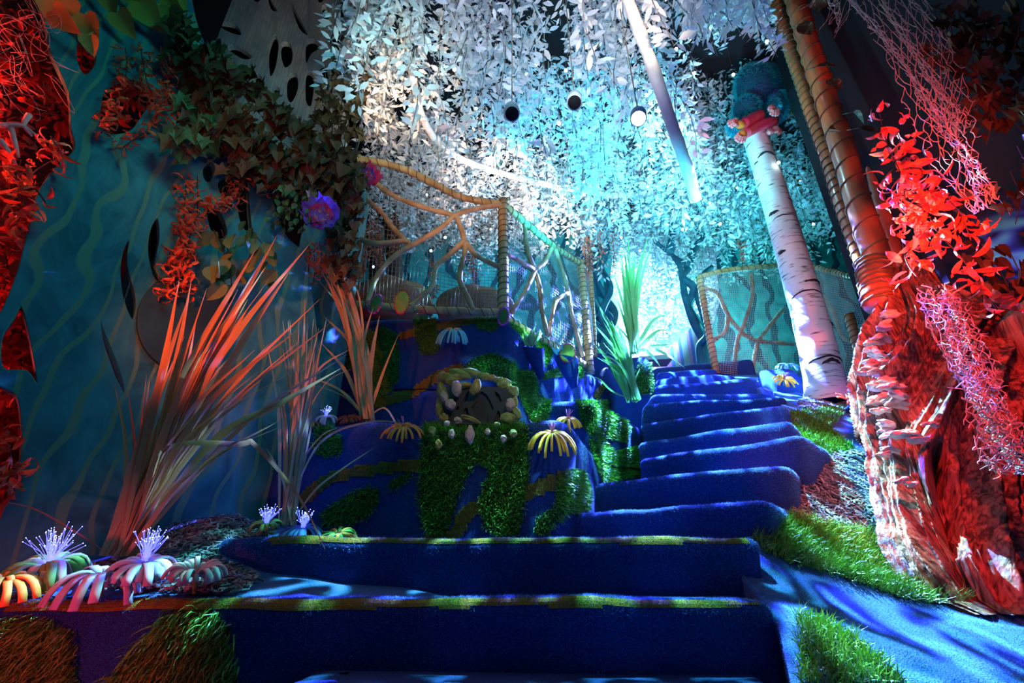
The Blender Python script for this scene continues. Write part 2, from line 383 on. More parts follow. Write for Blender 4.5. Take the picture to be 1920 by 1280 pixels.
def chips(key, poly, name, parent, dens=5200, ln=.02, ymin=0, ymax=99, base=True):
    fc = facesin(key, poly, ymin, ymax); mb = MB()
    if not fc: print('EMPTY CHIPS', name); return
    for P, c, n, ar, full in fc:
        if base and full: mb.add([p+n*.004 for p in P], [tuple(range(len(P)))], 1)
        k = ar*dens; k = int(k)+(R.random() < k-int(k))
        for _ in range(k):
            a, b = R.random(), R.random(); q = P[0].lerp(P[1], a).lerp(P[-1].lerp(P[-2], a), b)+n*R.uniform(.006, .02)
            if not full and not inpoly(*proj(q), poly): continue
            t = n.cross(ru()).normalized(); t = (t+n*R.uniform(-.35, .35)).normalized(); s2 = t.cross(n).normalized()
            L = ln*R.uniform(.5, 1.3); W = L*R.uniform(.12, .3); s2 *= W; t *= L; u = t.cross(s2).normalized()*.0018
            mb.add([q-t-s2*.4+u, q-t*.5+s2+u, q+t+s2*.3+u, q+t*.6-s2+u, q-t-s2*.4-u, q-t*.5+s2-u, q+t+s2*.3-u, q+t*.6-s2-u],
                   [(0, 1, 2, 3), (7, 6, 5, 4), (0, 4, 5, 1), (1, 5, 6, 2), (2, 6, 7, 3), (3, 7, 4, 0)], 0)
    o = mb.build(name, [M['mulch'], M['soil']], parent, smooth=False); return o

# ------------------------------------------------------------------ staircase
def densify(P, step=.02):
    out = []
    for i in range(len(P)):
        a, b = V(P[i]), V(P[(i+1) % len(P)]); k = max(1, int((b-a).length/step))
        for j in range(k): out.append(a.lerp(b, j/k))
    return out
def roundcorners(P, it=3, w=.25):
    for _ in range(it):
        n = len(P); P = [P[i]*(1-2*w)+P[i-1]*w+P[(i+1) % n]*w for i in range(n)]
    return P
def slab(outline, z0, z1, name, parent, m, rad=.03, key=None, soft=.004, step=.02, rings=10):
    P = roundcorners(densify([V((p[0], p[1], 0)) for p in outline], step), 6)
    n = len(P); ar = sum(P[i].x*P[(i+1) % n].y-P[(i+1) % n].x*P[i].y for i in range(n)); s = 1 if ar > 0 else -1
    nr = []
    for i in range(n):
        t = (P[(i+1) % n]-P[i-1]).normalized(); nr.append(V((t.y, -t.x, 0))*s)
    prof = [(0, z0+(z1-rad-z0)*i/rings) for i in range(rings)]+[(-rad*(1-math.cos(a)), z1-rad+rad*math.sin(a)) for a in [i*math.pi/2/6 for i in range(7)]]+[(-rad-.03, z1+.001), (-rad-.08, z1)]
    vs = []; fs = []
    for k, (o, z) in enumerate(prof):
        for i in range(n):
            q = P[i]+nr[i]*o; nn = noise.noise(V((q.x*6, q.y*6, z*6)))*soft*2+noise.noise(V((q.x*2, q.y*2, z*2)))*soft*3
            vs.append(V((q.x, q.y, z))+nr[i]*nn+V((0, 0, nn if k > rings else 0)))
    for k in range(len(prof)-1):
        for i in range(n): fs.append((k*n+i, k*n+(i+1) % n, (k+1)*n+(i+1) % n, (k+1)*n+i))
    if key: regsurf(key, vs, fs)
    fs2 = fs+[tuple((len(prof)-1)*n+i for i in range(n))]
    mb = MB(); mb.add(vs, fs2); o = mb.build(name, m, parent)
    return o, P, nr
stairs = thing('staircase', 'blue carpeted staircase curving up between the mound and the driftwood slope', 'stairs', (.6, 1.5, -1))
def pile(key, parent, test, dens=45000, ln=.006, wid=.0007, target=None):
    vs, fs = SURF[key]; mb = target or MB()
    for f in fs:
        P = [vs[i] for i in f]; c = (P[0]+P[2])*.5; n = (P[2]-P[0]).cross(P[-1]-P[1])
        if n.length < 1e-9: continue
        ar = n.length*.5; n.normalize()
        if n.dot(c) > 0: n = -n
        pr = test(c)
        if pr <= 0: continue
        k = ar*dens*pr; k = int(k)+(R.random() < k-int(k))
        for _ in range(k):
            q_ = P[0].lerp(P[1], R.random()).lerp(P[-1].lerp(P[2], R.random()), R.random()); d = (n+rv(.8)).normalized()*ln*R.uniform(.6, 1.3); sd = d.cross(ru()).normalized()*wid
            mb.add([q_-sd-n*.001, q_+sd-n*.001, q_+d], [(0, 1, 2)])
    if target is None: mb.build('lit_carpet_pile', M['pile'], parent, smooth=False)
# S1
slab([(-.5, 1.05), (.56, 1.05), (.66, 1.7), (-.5, 1.7)], -1, -.252, 'step', stairs, M['carpet'])
# S2
xl, xr_ = at(-60, 1125, 1.42).x, at(1462, 1128, 1.42).x
S2, P2, N2 = slab([(xl, 1.42), (xr_, 1.42), (xr_+.01, 1.75), (xr_+.05, 2.2), (xl, 2.2)], -.8, -.094, 'step', stairs, M['carpet'], .034, 's2', rings=48)
S2['label'] = 'widest lowest step with an olive nosing'
# S3
a = at(395, 1010, 1.72); b = at(520, 1010, 1.67); c = at(1432, 1012, 1.66)
S3, P3, N3 = slab([(a.x-.1, 1.95), (a.x, 1.76), (b.x, 1.67), (0.0, 1.655), (c.x, 1.66), (c.x+.0, 2.1), (c.x-.05, 2.5), (a.x-.1, 2.5)], -.4, .066, 'step', stairs, M['carpet'], .034, 's3', rings=20)
SD = [(.205, (1062, 962), (1440, 936)), (.38, (1108, 905), (1482, 869)), (.55, (1193, 861), (1500, 813)), (.72, (1190, 829), (1482, 785)),
      (.89, (1199, 794), (1476, 756)), (1.05, (1204, 758), (1478, 741)), (1.2, (1222, 738), (1477, 737)), (1.35, (1226, 719), (1424, 708)),
      (1.5, (1229, 708), (1380, 700)), (1.65, (1231, 697), (1345, 690)), (1.8, (1228, 687), (1350, 676))]
for i, (z, l, r) in enumerate(SD):
    A, B = atz(*l, z), atz(*r, z); t = (B-A).normalized(); bk = V((-t.y, t.x, 0)); dep = .75 if i < len(SD)-1 else 3.2
    sl, _, _ = slab([A.xy, B.xy, (B+bk*dep).xy, (A+bk*dep).xy] if i < len(SD)-1 else [A.xy, (B+t*.3).xy, (4.4, 9.0), (-.2, 9.0)], z-.6, z, 'step', stairs, M['carpet'], .036, 's%d' % (i+4), step=.025, rings=24)
pile('s2', stairs, lambda c: 1.0 if c.y < 1.6 and c.z > -.15 else (.25 if c.y < 1.6 and c.z > -.3 else 0))  # pale fibres densest at the nose, as a painted highlight
pile('s3', stairs, lambda c: 1.0 if c.y < 2.0 and c.z > .0 else (.2 if c.y < 1.9 and c.z > -.1 else 0))
pm = MB()
for i, (z, l, r) in enumerate(SD[:7]):
    pile('s%d' % (i+4), stairs, lambda c, z=z: 1.0 if c.z > z-.07 else (.2 if c.z > z-.16 else 0), 30000, .0065, .0009, pm)
pm.build('lit_carpet_pile', M['pile'], stairs, smooth=False)
# olive fuzzy edge on the two lowest steps
for key, zt, ym, x0, x1, lab in (('s2', -.094, 1.5, xl+.1, xr_-.05, 'thin orange-olive fuzzy edge strip of the widest step'), ('s3', .066, 1.85, a.x+.2, c.x-.04, 'thin yellow-green fuzzy edge strip')):
    vs, fs = SURF[key]; mb = MB()
    fr = [(-9, 1.42), (9, 1.42)] if key == 's2' else [(a.x-.1, 1.86), (a.x, 1.76), (b.x, 1.67), (0, 1.655), (c.x, 1.66)]
    def inb(p): return x0 < p.x < x1 and p.y < pw(p.x, fr)+.024 and zt-.016-.014*max(0, noise.noise(V((p.x*3.5, 2, 0)))+(.6 if p.x < -.35 and key == 's2' else 0)) < p.z < zt+.02
    for f in fs:
        P = [vs[k] for k in f]
        if inb((P[0]+P[1]+P[2]+P[3])/4):
            n = (P[2]-P[0]).cross(P[-1]-P[1]); n = n.normalized() if n.length > 1e-9 else V((0, -1, 0)); n = -n if n.dot(P[0]) > 0 else n
            mb.add([p+n*.0015 for p in P], [(0, 1, 2, 3)])
    pile(key, None, lambda p: 1.0 if inb(p) else 0, 110000, .005, .0008, mb)
    o = mb.build('edge_strip', M['olive_trim'], stairs, smooth=False); o['label'] = lab
# turf on the wide lowest riser
def tpart(key, poly, parent, m='turf', **k):
    return turf(key, poly, 'grass_patch', parent, M[m], **k)
tpart('s2', [(-60, 1162), (60, 1150), (100, 1158), (145, 1182), (157, 1290), (-60, 1290)], stairs, 'turf_long', length=.05, dens=30000, wid=.0014, down=.5)
tpart('s2', [(310, 1142), (405, 1140), (436, 1168), (447, 1217), (454, 1290), (190, 1290), (250, 1210), (300, 1160)], stairs, 'turf_long', length=.05, dens=30000, wid=.0014, down=.5)
tpart('s4', [(1100, 915), (1150, 930), (1200, 915), (1250, 912), (1252, 945), (1100, 952)], stairs, length=.03, dens=30000)

# ------------------------------------------------------------------ mound
gL = [(-1.7, 2.42), (-.9, 2.34), (.22, 2.3), (.30, 2.42), (.5, 3.0), (.62, 3.3), (1.1, 3.9)]
gM = [(-1.7, 2.98), (-.35, 2.9), (.0, 2.92), (.12, 3.05), (.22, 3.16), (.84, 3.16), (.9, 3.3), (1.1, 3.9)]
gU = [(-1.7, 2.96), (-.3, 2.92), (-.08, 2.9), (-.03, 2.93), (.1, 3.1), (.68, 3.98), (1.1, 4.6)]
mound = thing('carpeted_mound', 'blue carpeted planter mound with green turf patches left of the stairs', 'mound', (-.4, 2.6, -.1))
rows = []; xs = [-1.75+i*.0145 for i in range(int(2.8/.0145))]
for x in xs:
    l = sum(pw(x+d, gL) for d in (-.03, 0, .03))/3; m_ = max(l+.02, sum(pw(x+d, gM) for d in (-.03, 0, .03))/3); u = max(m_+.02, sum(pw(x+d, gU) for d in (-.02, 0, .02))/3)
    zt = .615+.02*math.sin(x*7); pf = []
    pf += [(l-.03*(1-i/36), -.1+(zt+.05)*i/36) for i in range(37)]
    pf += [(l+.012, zt-.03), (l+.03, zt-.012), (l+.055, zt)]
    k = 24; pf += [(l+.055+(m_-.02-l-.055)*(i+1)/k, zt+.005) for i in range(k)]
    pf += [(m_, zt+.03+(.95-zt-.03)*i/20) for i in range(21)]
    pf += [(m_+.012, .975), (m_+.03, .99), (m_+.05, 1.0)]
    pf += [(m_+.05+(u-.0-m_-.05)*(i+1)/20, 1.0) for i in range(20)]
    pf += [(u+.0008*i, 1.02+(1.5-1.02)*i/32) for i in range(33)]
    pf += [(u+.04, 1.52), (u+.06, 1.535), (u+.09, 1.54), (u+.3, 1.54), (u+1.2, 1.54), (6.2, 1.54)]
    row = []
    for (y, z) in pf:
        q = V((x, y, z)); d = .018*noise.noise(q*3)+.006*noise.noise(q*12)
        row.append(V((x, y-d*(1 if y < 5 else 0), z+d*.6)))
    rows.append(row)
vs, fs = grid_mesh(rows); regsurf('mound', vs, fs)
pile('mound', mound, lambda c: 1.0 if (c.x > -.05 and .62 < c.z < 1.5 and c.y < 4) or (.5 < c.z < .66 and c.y < 3.2) else 0, 20000, .006, .0009); mb = MB(); mb.add(vs, fs); mb.build('carpet_cover', M['carpet'], mound)
TM = [
 ([(795,795),(820,785),(860,792),(970,792),(992,800),(996,870),(985,960),(975,1005),(940,1012),(905,990),(898,930),(915,880),(895,872),(878,895),(862,930),(850,975),(835,1012),(800,1005),(785,960),(783,900),(788,840)], 'turf', .032),
 ([(690,622),(720,610),(745,625),(752,670),(748,715),(725,745),(705,745),(672,700),(650,690),(655,650)], 'turf', .03),
 ([(772,583),(818,583),(820,610),(827,655),(815,668),(790,665),(780,640)], 'turf', .03),
 ([(882,590),(935,588),(938,612),(925,625),(895,618)], 'turf', .028),
 ([(860,692),(895,668),(927,661),(963,677),(973,695),(1003,692),(1008,740),(1035,753),(1030,783),(1006,795),(990,787),(973,750),(970,733),(953,720),(905,702),(880,698)], 'turf', .034),
 ([(955,598),(985,612),(1010,625),(1034,650),(1031,680),(1018,688),(1003,675),(1002,645),(975,628),(955,612)], 'turf', .03),
 ([(1074,672),(1092,680),(1092,705),(1080,712),(1074,695)], 'turf', .03),
 ([(1078,750),(1158,748),(1170,775),(1180,805),(1174,830),(1140,822),(1110,822),(1090,800)], 'turf', .032),
 ([(1100,822),(1128,824),(1150,845),(1190,835),(1207,860),(1200,892),(1145,903),(1128,905),(1116,870)], 'turf', .032),
 ([(1062,876),(1090,882),(1105,920),(1100,955),(1060,965),(1030,1003),(1000,1005),(1003,968),(1035,950),(1040,905)], 'turf', .034),
 ([(590,805),(620,798),(648,822),(642,855),(612,860),(588,842)], 'turf', .03),
 ([(600,960),(650,925),(690,908),(715,915),(714,942),(690,975),(650,988),(605,988)], 'turf', .032),
 ([(730,905),(750,885),(778,878),(775,898),(745,920),(728,924)], 'turf', .02),
 ([(600,668),(645,655),(655,690),(610,700)], 'turf', .025),
]
for poly, m_, ln in TM:
    tpart('mound', poly, mound, m_, length=ln, dens=26000, ymin=0, ymax=4.3)
def band(pts, w_):
    P = spline([V((x, y, 0)) for x, y in pts], 6); up = []; dn = []
    for i, p in enumerate(P):
        t = (P[min(i+1, len(P)-1)]-P[max(i-1, 0)]).normalized(); k = w_*(1+.25*noise.noise(p*.03)); s_ = V((-t.y, t.x, 0))*k
        up.append((p+s_).xy[:]); dn.append((p-s_).xy[:])
    return up+dn[::-1]
for pts, w_, m_, ln in (([(560,945),(620,897),(700,880),(790,872)], 11, 'felt', .008), ([(790,1022),(850,1005),(872,965),(905,948),(975,928),(1050,898),(1060,885)], 13, 'felt', .008),
                   ([(700,757),(770,738),(820,706),(868,690)], 9, 'felt', .008), ([(748,632),(800,617),(880,602),(945,590)], 7, 'felt', .008),
                   ([(1012,707),(1045,698),(1076,697)], 8, 'moss', .014), ([(610, 645),(640,640),(668,650)], 7, 'felt', .008), ([(1115,745),(1132,722),(1140,700)], 6, 'felt', .008)):
    turf('mound', band(pts, w_), 'felt_band', mound, M[m_], length=ln, dens=60000, wid=.0014, ymax=4.4, lift=.01)
# carpet pockets on the right flank
for (cx, cy, Y, w_, h_) in ((1000, 655, 3.15, .075, .20), (1062, 672, 3.45, .09, .22)):
    p = at(cx, cy, Y-.04); mb = MB(); vs = []; n = 20
    for k in range(9):
        t = k/8; r = w_*(1-.72*t**1.3); zz = p.z-h_*t
        for j in range(n):
            an = 2*math.pi*j/n; vs.append(V((p.x+r*math.cos(an)+.05*t, p.y+r*.75*math.sin(an)+.03*t, zz+.012*math.sin(an*2+cx))))
    mb.add(vs, [(k*n+j, k*n+(j+1) % n, (k+1)*n+(j+1) % n, (k+1)*n+j) for k in range(8) for j in range(n)]+[tuple(8*n+j for j in range(n))])
    mb.build('planter_pocket', M['carpet'], mound)

# small pedestal left of the upper stairs
ped = thing('planter_pedestal', 'blue carpeted pedestal with turf beside the upper stairs', 'planter', at(1190, 750, 3.9))
A, B = at(1150, 668, 4.0), at(1224, 664, 3.95)
slab([(A.x, 4.1), (B.x-.05, 3.95), (B.x, 4.05), (B.x+.02, 4.7), (A.x, 4.7)], .6, B.z, 'carpet_cover', ped, M['carpet'], .05, 'ped', soft=.012)
tpart('ped', [(1190,690),(1205,676),(1224,680),(1232,705),(1228,738),(1195,742),(1186,720)], ped, length=.035, dens=22000, ymax=4.4)
# dark step behind
A = at(1118, 672, 4.6); slabo, _, _ = slab([(.75, 4.65), (1.15, 4.6), (1.15, 5.2), (.75, 5.2)], .8, 1.98, 'carpeted_block', None, M['carpet'], .03)
tag(slabo, 'dark blue carpeted block behind the pedestal at the stair side', 'planter')

# ------------------------------------------------------------------ right slope (heightfield)
def tps(C):
    P = np.array([[c.x, c.y] for c in C]); z = np.array([c.z for c in C]); n = len(C)
    def U(r): return np.where(r > 1e-9, r*r*np.log(r+1e-12), 0)
    K = U(np.linalg.norm(P[:, None]-P[None], axis=2))+np.eye(n)*.01
    A = np.zeros((n+3, n+3)); A[:n, :n] = K; A[:n, n:] = np.c_[np.ones(n), P]; A[n:, :n] = A[:n, n:].T
    w_ = np.linalg.solve(A, np.r_[z, 0, 0, 0])
    def h(x, y):
        r = np.hypot(P[:, 0]-x, P[:, 1]-y); return float(U(r) @ w_[:n]+w_[n]+w_[n+1]*x+w_[n+2]*y)
    return h
C = [at(*q) for q in ((1510, 1280, 1.2), (1900, 1280, 1.2), (1500, 1150, 1.45), (1900, 1200, 1.45), (1460, 1060, 1.78), (1820, 1112, 1.78), (1430, 965, 2.08), (1680, 1000, 2.1), (1800, 1010, 2.1),
     (1500, 872, 2.5), (1680, 900, 2.5), (1560, 842, 2.75), (1480, 775, 3.08), (1600, 772, 3.1), (1550, 752, 3.4), (1660, 790, 3.0), (1455, 718, 3.85), (1600, 722, 3.9), (1400, 702, 4.5), (1620, 700, 4.5), (1700,800,2.8))]
C += [V((2.6, 1.4, -.25)), V((2.8, 2.4, .1)), V((3.2, 3.2, .95)), V((3.6, 4.5, 1.6)), V((2.8, 6, 1.75)), V((4, 6, 1.75)), V((1.0, .7, -.4)), V((2.0, .6, -.45))]
hill = tps(C)
slope = thing('carpeted_slope', 'blue carpeted slope with turf and mulch right of the stairs', 'slope', (1.6, 2.2, 0))
rows = []; st = .0165
def stair_x(y):  # left limit beneath the steps
    return pw(y, [(.7, .42), (1.2, .58), (1.405, .675), (1.48, .70), (1.66, .715), (1.84, .75), (1.95, .92), (2.09, 1.13), (2.26, 1.32), (2.61, 1.5), (2.87, 1.66), (3.2, 1.86), (3.6, 2.05), (3.7, 1.95), (5, 2.0), (6, 2.1)])
for i in range(int((4.9-.8)/st)):
    y = .8+i*st; x0 = stair_x(y); r = [V((x0-.002, y, hill(x0, y)-.5)), V((x0-.001, y, hill(x0, y)-.012))]
    for j in range(170):
        x = x0+j*.017*(1 if j < 120 else 1); q = V((x, y, 0)); d = .02*noise.noise(q*3)+.005*noise.noise(q*14)
        r.append(V((x, y, hill(x, y)+d)))
    rows.append(r)
vs, fs = grid_mesh(rows); regsurf('hill', vs, fs); mb = MB(); mb.add(vs, fs); mb.build('carpet_cover', M['carpet_lit'], slope)
pile('hill', slope, lambda c: 1.0 if c.y < 1.75 and c.x < 1.75 else 0, 26000, .005, .0008)
tpart('hill', [(1408, 962), (1440, 952), (1540, 985), (1680, 1005), (1740, 1060), (1815, 1110), (1812, 1138), (1700, 1128), (1600, 1092), (1480, 1058), (1430, 1035), (1402, 1000)], slope, 'turf_long', length=.055, dens=24000, wid=.0014, lean=V((0, -.5, 0)), scat=.8)
tpart('hill', [(1490, 1150), (1530, 1158), (1600, 1190), (1660, 1240), (1705, 1290), (1500, 1290)], slope, 'turf_long', length=.035, dens=34000, wid=.0011, scat=.8)
tpart('hill', [(1478, 772), (1590, 765), (1572, 790), (1555, 800), (1605, 842), (1560, 852), (1520, 858), (1500, 830), (1485, 800)], slope, length=.035, dens=26000, scat=.8)
chips('hill', [(1530, 862), (1590, 845), (1700, 842), (1700, 1012), (1560, 990), (1450, 958), (1440, 940), (1480, 900)], 'mulch_bed', slope, dens=9000, ln=.019, ymax=3.0)
pb = at(1552, 748, 3.42)
def lump(name, px, py, Y, r, ax, label, m='carpet', seed=1):
    mb = MB(); mb.blob(at(px, py, Y), r, ax, sub=4, amp=.12, seed=seed); return tag(mb.build(name, M[m]), label, 'mound')
lump('carpet_hump', 1462, 735, 3.75, .17, (1.1, 1, 1.15), 'rounded dark blue carpet hump beside the birch, by the yellow flower')
lump('carpet_hump', 1640, 768, 3.1, .16, (1.3, 1, .5), 'low dark blue carpet hump right of the birch base', seed=5)

# ------------------------------------------------------------------ left bed
C = [at(*q) for q in ((300, 1118, 1.46), (600, 1122, 1.5), (0, 1122, 1.46), (-100, 1122, 1.46), (600, 1088, 1.66), (440, 1070, 1.66), (300, 1085, 1.6), (100, 1090, 1.6), (340, 1010, 1.85), (410, 978, 1.98), (470, 992, 1.95), (330, 985, 2.1), (200, 1040, 1.9), (60, 1060, 1.9), (760, 1108, 1.62))]
C += [V((-2.6, 2.4, 0)), V((-1.4, 2.5, .05)), V((-.3, 2.4, .0)), V((.4, 2.2, -.1)), V((.2, 1.5, -.115)), V((-.1, 1.64, -.115))]
bed = tps(C)
lbed = thing('planting_bed', 'carpet planting bed heaped with dark mulch at the left', 'planting bed', (-1.2, 1.7, -.2))
rows = []
for i in range(80):
    y = 1.47+i*.0135; r = []
    for j in range(170):
        x = -2.5+j*.0165; d = .01*noise.noise(V((x*5, y*5, 2)))
        r.append(V((x, y, bed(x, y)+d)))
    rows.append(r)
vs, fs = grid_mesh(rows); regsurf('bed', vs, fs); mb = MB(); mb.add(vs, fs); mb.build('carpet_cover', M['carpet_lit'], lbed)
chips('bed', [(318, 985), (360, 965), (440, 968), (520, 1000), (480, 1012), (430, 1015), (400, 1035), (430, 1060), (490, 1085), (460, 1112), (330, 1110), (200, 1105), (150, 1090), (180, 1060), (300, 1040)], 'mulch_bed', lbed, dens=14000, ln=.014)

# ------------------------------------------------------------------ canopy vines
def zc(x, y): return 3.42+.3*max(0, y-2.4)
def vine_mesh(L, seed, leaf=.062, dens=62, fat=1.0):
    rr = random.Random(seed); mb = MB(); pts = []; a = rr.uniform(0, 6)
    for i in range(7):
        t = i/6; pts.append(V((.035*math.sin(a+t*4), .035*math.cos(a*1.3+t*5), -L*t)))
    mb.tube(pts, .0022, 3, False, 1)
    n = int(L*dens)
    for i in range(n):
        t = rr.random()**.9; q = pts[min(5, int(t*6))].lerp(pts[min(5, int(t*6))+1], t*6-int(t*6) if t < 1 else 1)
        an = rr.uniform(0, 6.28); out = V((math.cos(an), math.sin(an), rr.uniform(-.9, .35))).normalized()
        q = q+out*rr.uniform(0, .05)*fat
        l = leaf*rr.uniform(.6, 1.3); wd = l*rr.uniform(.13, .24); d2 = (out+V((0, 0, -rr.uniform(0, .8)))).normalized()
        s_ = out.cross(V((rr.uniform(-1, 1), rr.uniform(-1, 1), rr.uniform(-1, 1)))).normalized()
        m1 = q+out*l*.33; m2 = q+out*l*.45+d2*l*.25; tip = m2+d2*l*.4
        mb.add([q, m1-s_*wd, m1+s_*wd, m2-s_*wd*.9, m2+s_*wd*.9, tip], [(0, 2, 1), (1, 2, 4, 3), (3, 4, 5)], 0)
    return mb
protos = []
for s_ in range(8):
    mb = vine_mesh(R.uniform(.55, 1.0), 100+s_); o = mb.build('white_vine', [M['vine'], M['vine_twig']], smooth=False); protos.append(o)
def canopy_pos(k):
    out = []
    while len(out) < k:
        y = R.uniform(1.55, 7.2)**1.0; x = R.uniform(-2.2, 4.6)
        xl_ = -1.02-.17*(y-1.5) if y < 4 else -1.6; xr = pw(y, [(1.5, 1.3), (2.5, 1.95), (3.4, 2.7), (4, 3.7), (7, 4.6)])
        if not (xl_ < x < xr): continue
        if y > 5.0 and -1 < x < 1.0 and R.random() < .4: continue
        z = zc(x, y); cx_, cy_ = proj((x, y, z-.4))
        bx_, by_ = proj((x, y, z-1.0))
        if y < 3.45 and (1340 < cx_ < 1530 or 1340 < bx_ < 1530) and by_ > 110: continue
        out.append(V((x, y, z+R.uniform(-.12, .25))))
    return out
used = set()
def place(o0, loc, s_, first, label, group, cat='hanging vine', rz=None):
    o = o0 if first else o0.copy()
    if not first: COL.objects.link(o)
    o.location = loc; o.scale = (s_, s_, s_); o.rotation_euler = (R.uniform(-.08, .08), R.uniform(-.08, .08), R.uniform(0, 6.28) if rz is None else rz)
    return tag(o, label, cat, group)
pos = canopy_pos(300); pos.sort(key=lambda p: p.y)
for i, p in enumerate(pos):
    k = i % 8; first = k not in used; used.add(k)
    far = p.y > 3.6; cx_ = proj(p)[0]; side = 'left of the pale warm branch' if cx_ < 860 else ('between the two cream branches' if cx_ < 1190 else 'right of the cream branch')
    dep = 'over the upper stairs' if far else 'over the nearer steps'
    place(protos[k], p, R.uniform(.75, 1.25), first, 'white leafy vine hanging %s, %s' % (side, dep), 'white vines %s, %s' % (side, dep))
def canopy_right(k):
    out = []
    for _ in range(k):
        y = R.uniform(1.7, 3.1); out.append(V((y*R.uniform(.56, .86), y, y*1.42+R.uniform(.75, 1.2))))
    return out
# the rest of the canopy as one uncountable mass
big = MB(); src = [([V(q) for q in vine_mesh(R.uniform(.5, .9), 300+s_, dens=50).v], None) for s_ in range(5)]
srcm = [vine_mesh(R.uniform(.5, .9), 300+s_, dens=55) for s_ in range(6)]
for p in canopy_pos(1650)+[V((R.uniform(1.2, 3.3), R.uniform(3.5, 4.9), R.uniform(4.2, 5.3))) for _ in range(260)]+canopy_right(150):
    sm = srcm[R.randrange(6)]; a_ = R.uniform(0, 6.28); ca, sa = math.cos(a_), math.sin(a_); sc = R.uniform(.7, 1.15)
    b = len(big.v); up = R.uniform(0, .25)
    big.v.extend([(p.x+(q[0]*ca-q[1]*sa)*sc, p.y+(q[0]*sa+q[1]*ca)*sc, p.z+up+q[2]*sc) for q in sm.v])
    big.f.extend([tuple(b+i for i in f) for f in sm.f]); big.m.extend(sm.m)
big.build('white_foliage', [M['vine'], M['vine_twig']], smooth=False)
tag(bpy.data.objects['white_foliage'], 'dense mass of white leaves filling the canopy above the stairs', 'foliage', kind='stuff')
# far curtain of white vines behind the stair opening
cur = MB()
for i in range(330):
    x = R.uniform(.2, 4.3); y = R.uniform(7.3, 7.9); z = R.uniform(3.3, 6.0)
    if z < 3.6 and 1.9+.0 < x and R.random() < .5: z += .5
    sm = srcm[R.randrange(6)]; a_ = R.uniform(0, 6.28); ca, sa = math.cos(a_), math.sin(a_); sc = R.uniform(1.1, 1.7)
    b = len(cur.v); cur.v.extend([(x+(q[0]*ca-q[1]*sa)*sc, y+(q[0]*sa+q[1]*ca)*sc*.6, z+q[2]*sc*.7) for q in sm.v])
    cur.f.extend([tuple(b+i for i in f) for f in sm.f]); cur.m.extend(sm.m)
tag(cur.build('leaf_curtain', [M['vine'], M['vine_twig']], smooth=False), 'glowing curtain of tiny white leaves at the top of the stairs', 'foliage', kind='stuff')
# canopy backing board
mb = MB(); rows = [[V((x, y, zc(x, y)+1.25)) for x in (-1.9, 5.5)] for y in (1.2, 2.4, 4, 6, 8.0)]
vs, fs = grid_mesh(rows); mb.add(vs, fs); mb.add([q+V((0, 0, .04)) for q in vs], fs); tag(mb.build('ceiling_board', M['dark_wall']), kind='structure')

# wrapped branches in the canopy
def branch(name, pts, rad, m, label, cat='branch', n=10):
    P = spline(pts, 10); mb = MB()
    rs = [rad*(1+.18*noise.noise(p*9)) for p in P]; mb.tube(P, rs, n); return tag(mb.build(name, M[m]), label, cat)
branch('wrapped_branch', [at(1155, -60, 1.62), at(1192, 40, 1.68), at(1225, 130, 1.8), at(1262, 240, 2.0), at(1290, 320, 2.15), at(1305, 375, 2.3)], .034, 'log', 'cream fabric-wrapped branch slanting down through the canopy right of centre')
branch('wrapped_branch', [at(755, 60, 2.5), at(775, 150, 2.55), at(790, 215, 2.75), at(815, 262, 3.0)], .03, 'log', 'pale warm lit branch at the upper left of the canopy')
branch('wrapped_branch', [at(815, 262, 3.0), at(870, 300, 3.3), at(960, 330, 3.6), at(1080, 356, 3.9), at(1180, 366, 4.3), at(1260, 362, 4.6)], .03, 'log', 'pale warm lit branch curving above the fence')
# lamp cans
for (px, py, Y, lit, lb) in ((960, 213, 1.62, 0, 'teal lit cylinder lamp, left of the two dark lamp mouths'), (1077, 192, 1.62, 0, 'white rimmed cylinder lamp with black mouth, centre of the canopy'), (1197, 222, 1.62, 1, 'small glowing round lamp right of the white rimmed lamp')):
    p = at(px, py, Y); ax = (-p).normalized(); ax = (ax+V((0, .1, -.25))).normalized(); t = thing('canopy_lamp', lb, 'lamp', p+V((0, 0, .1)))
    mb = MB(); r = .038; mb.tube([p-ax*.10, p-ax*.09, p], [r*.8, r, r], 20); mb.build('lamp_body', M['can'], t)
    mb = MB(); mb.tube([p+ax*.001, p+ax*.004], r*.84, 20); mb.build('lamp_mouth', M['bulb'] if lit else M['black'], t)
    mb = MB(); mb.tube([p-ax*.1, V((p.x, p.y+.1, zc(p.x, p.y)+1.2))], .003, 6); mb.build('bracket', M['vine_twig'], t)
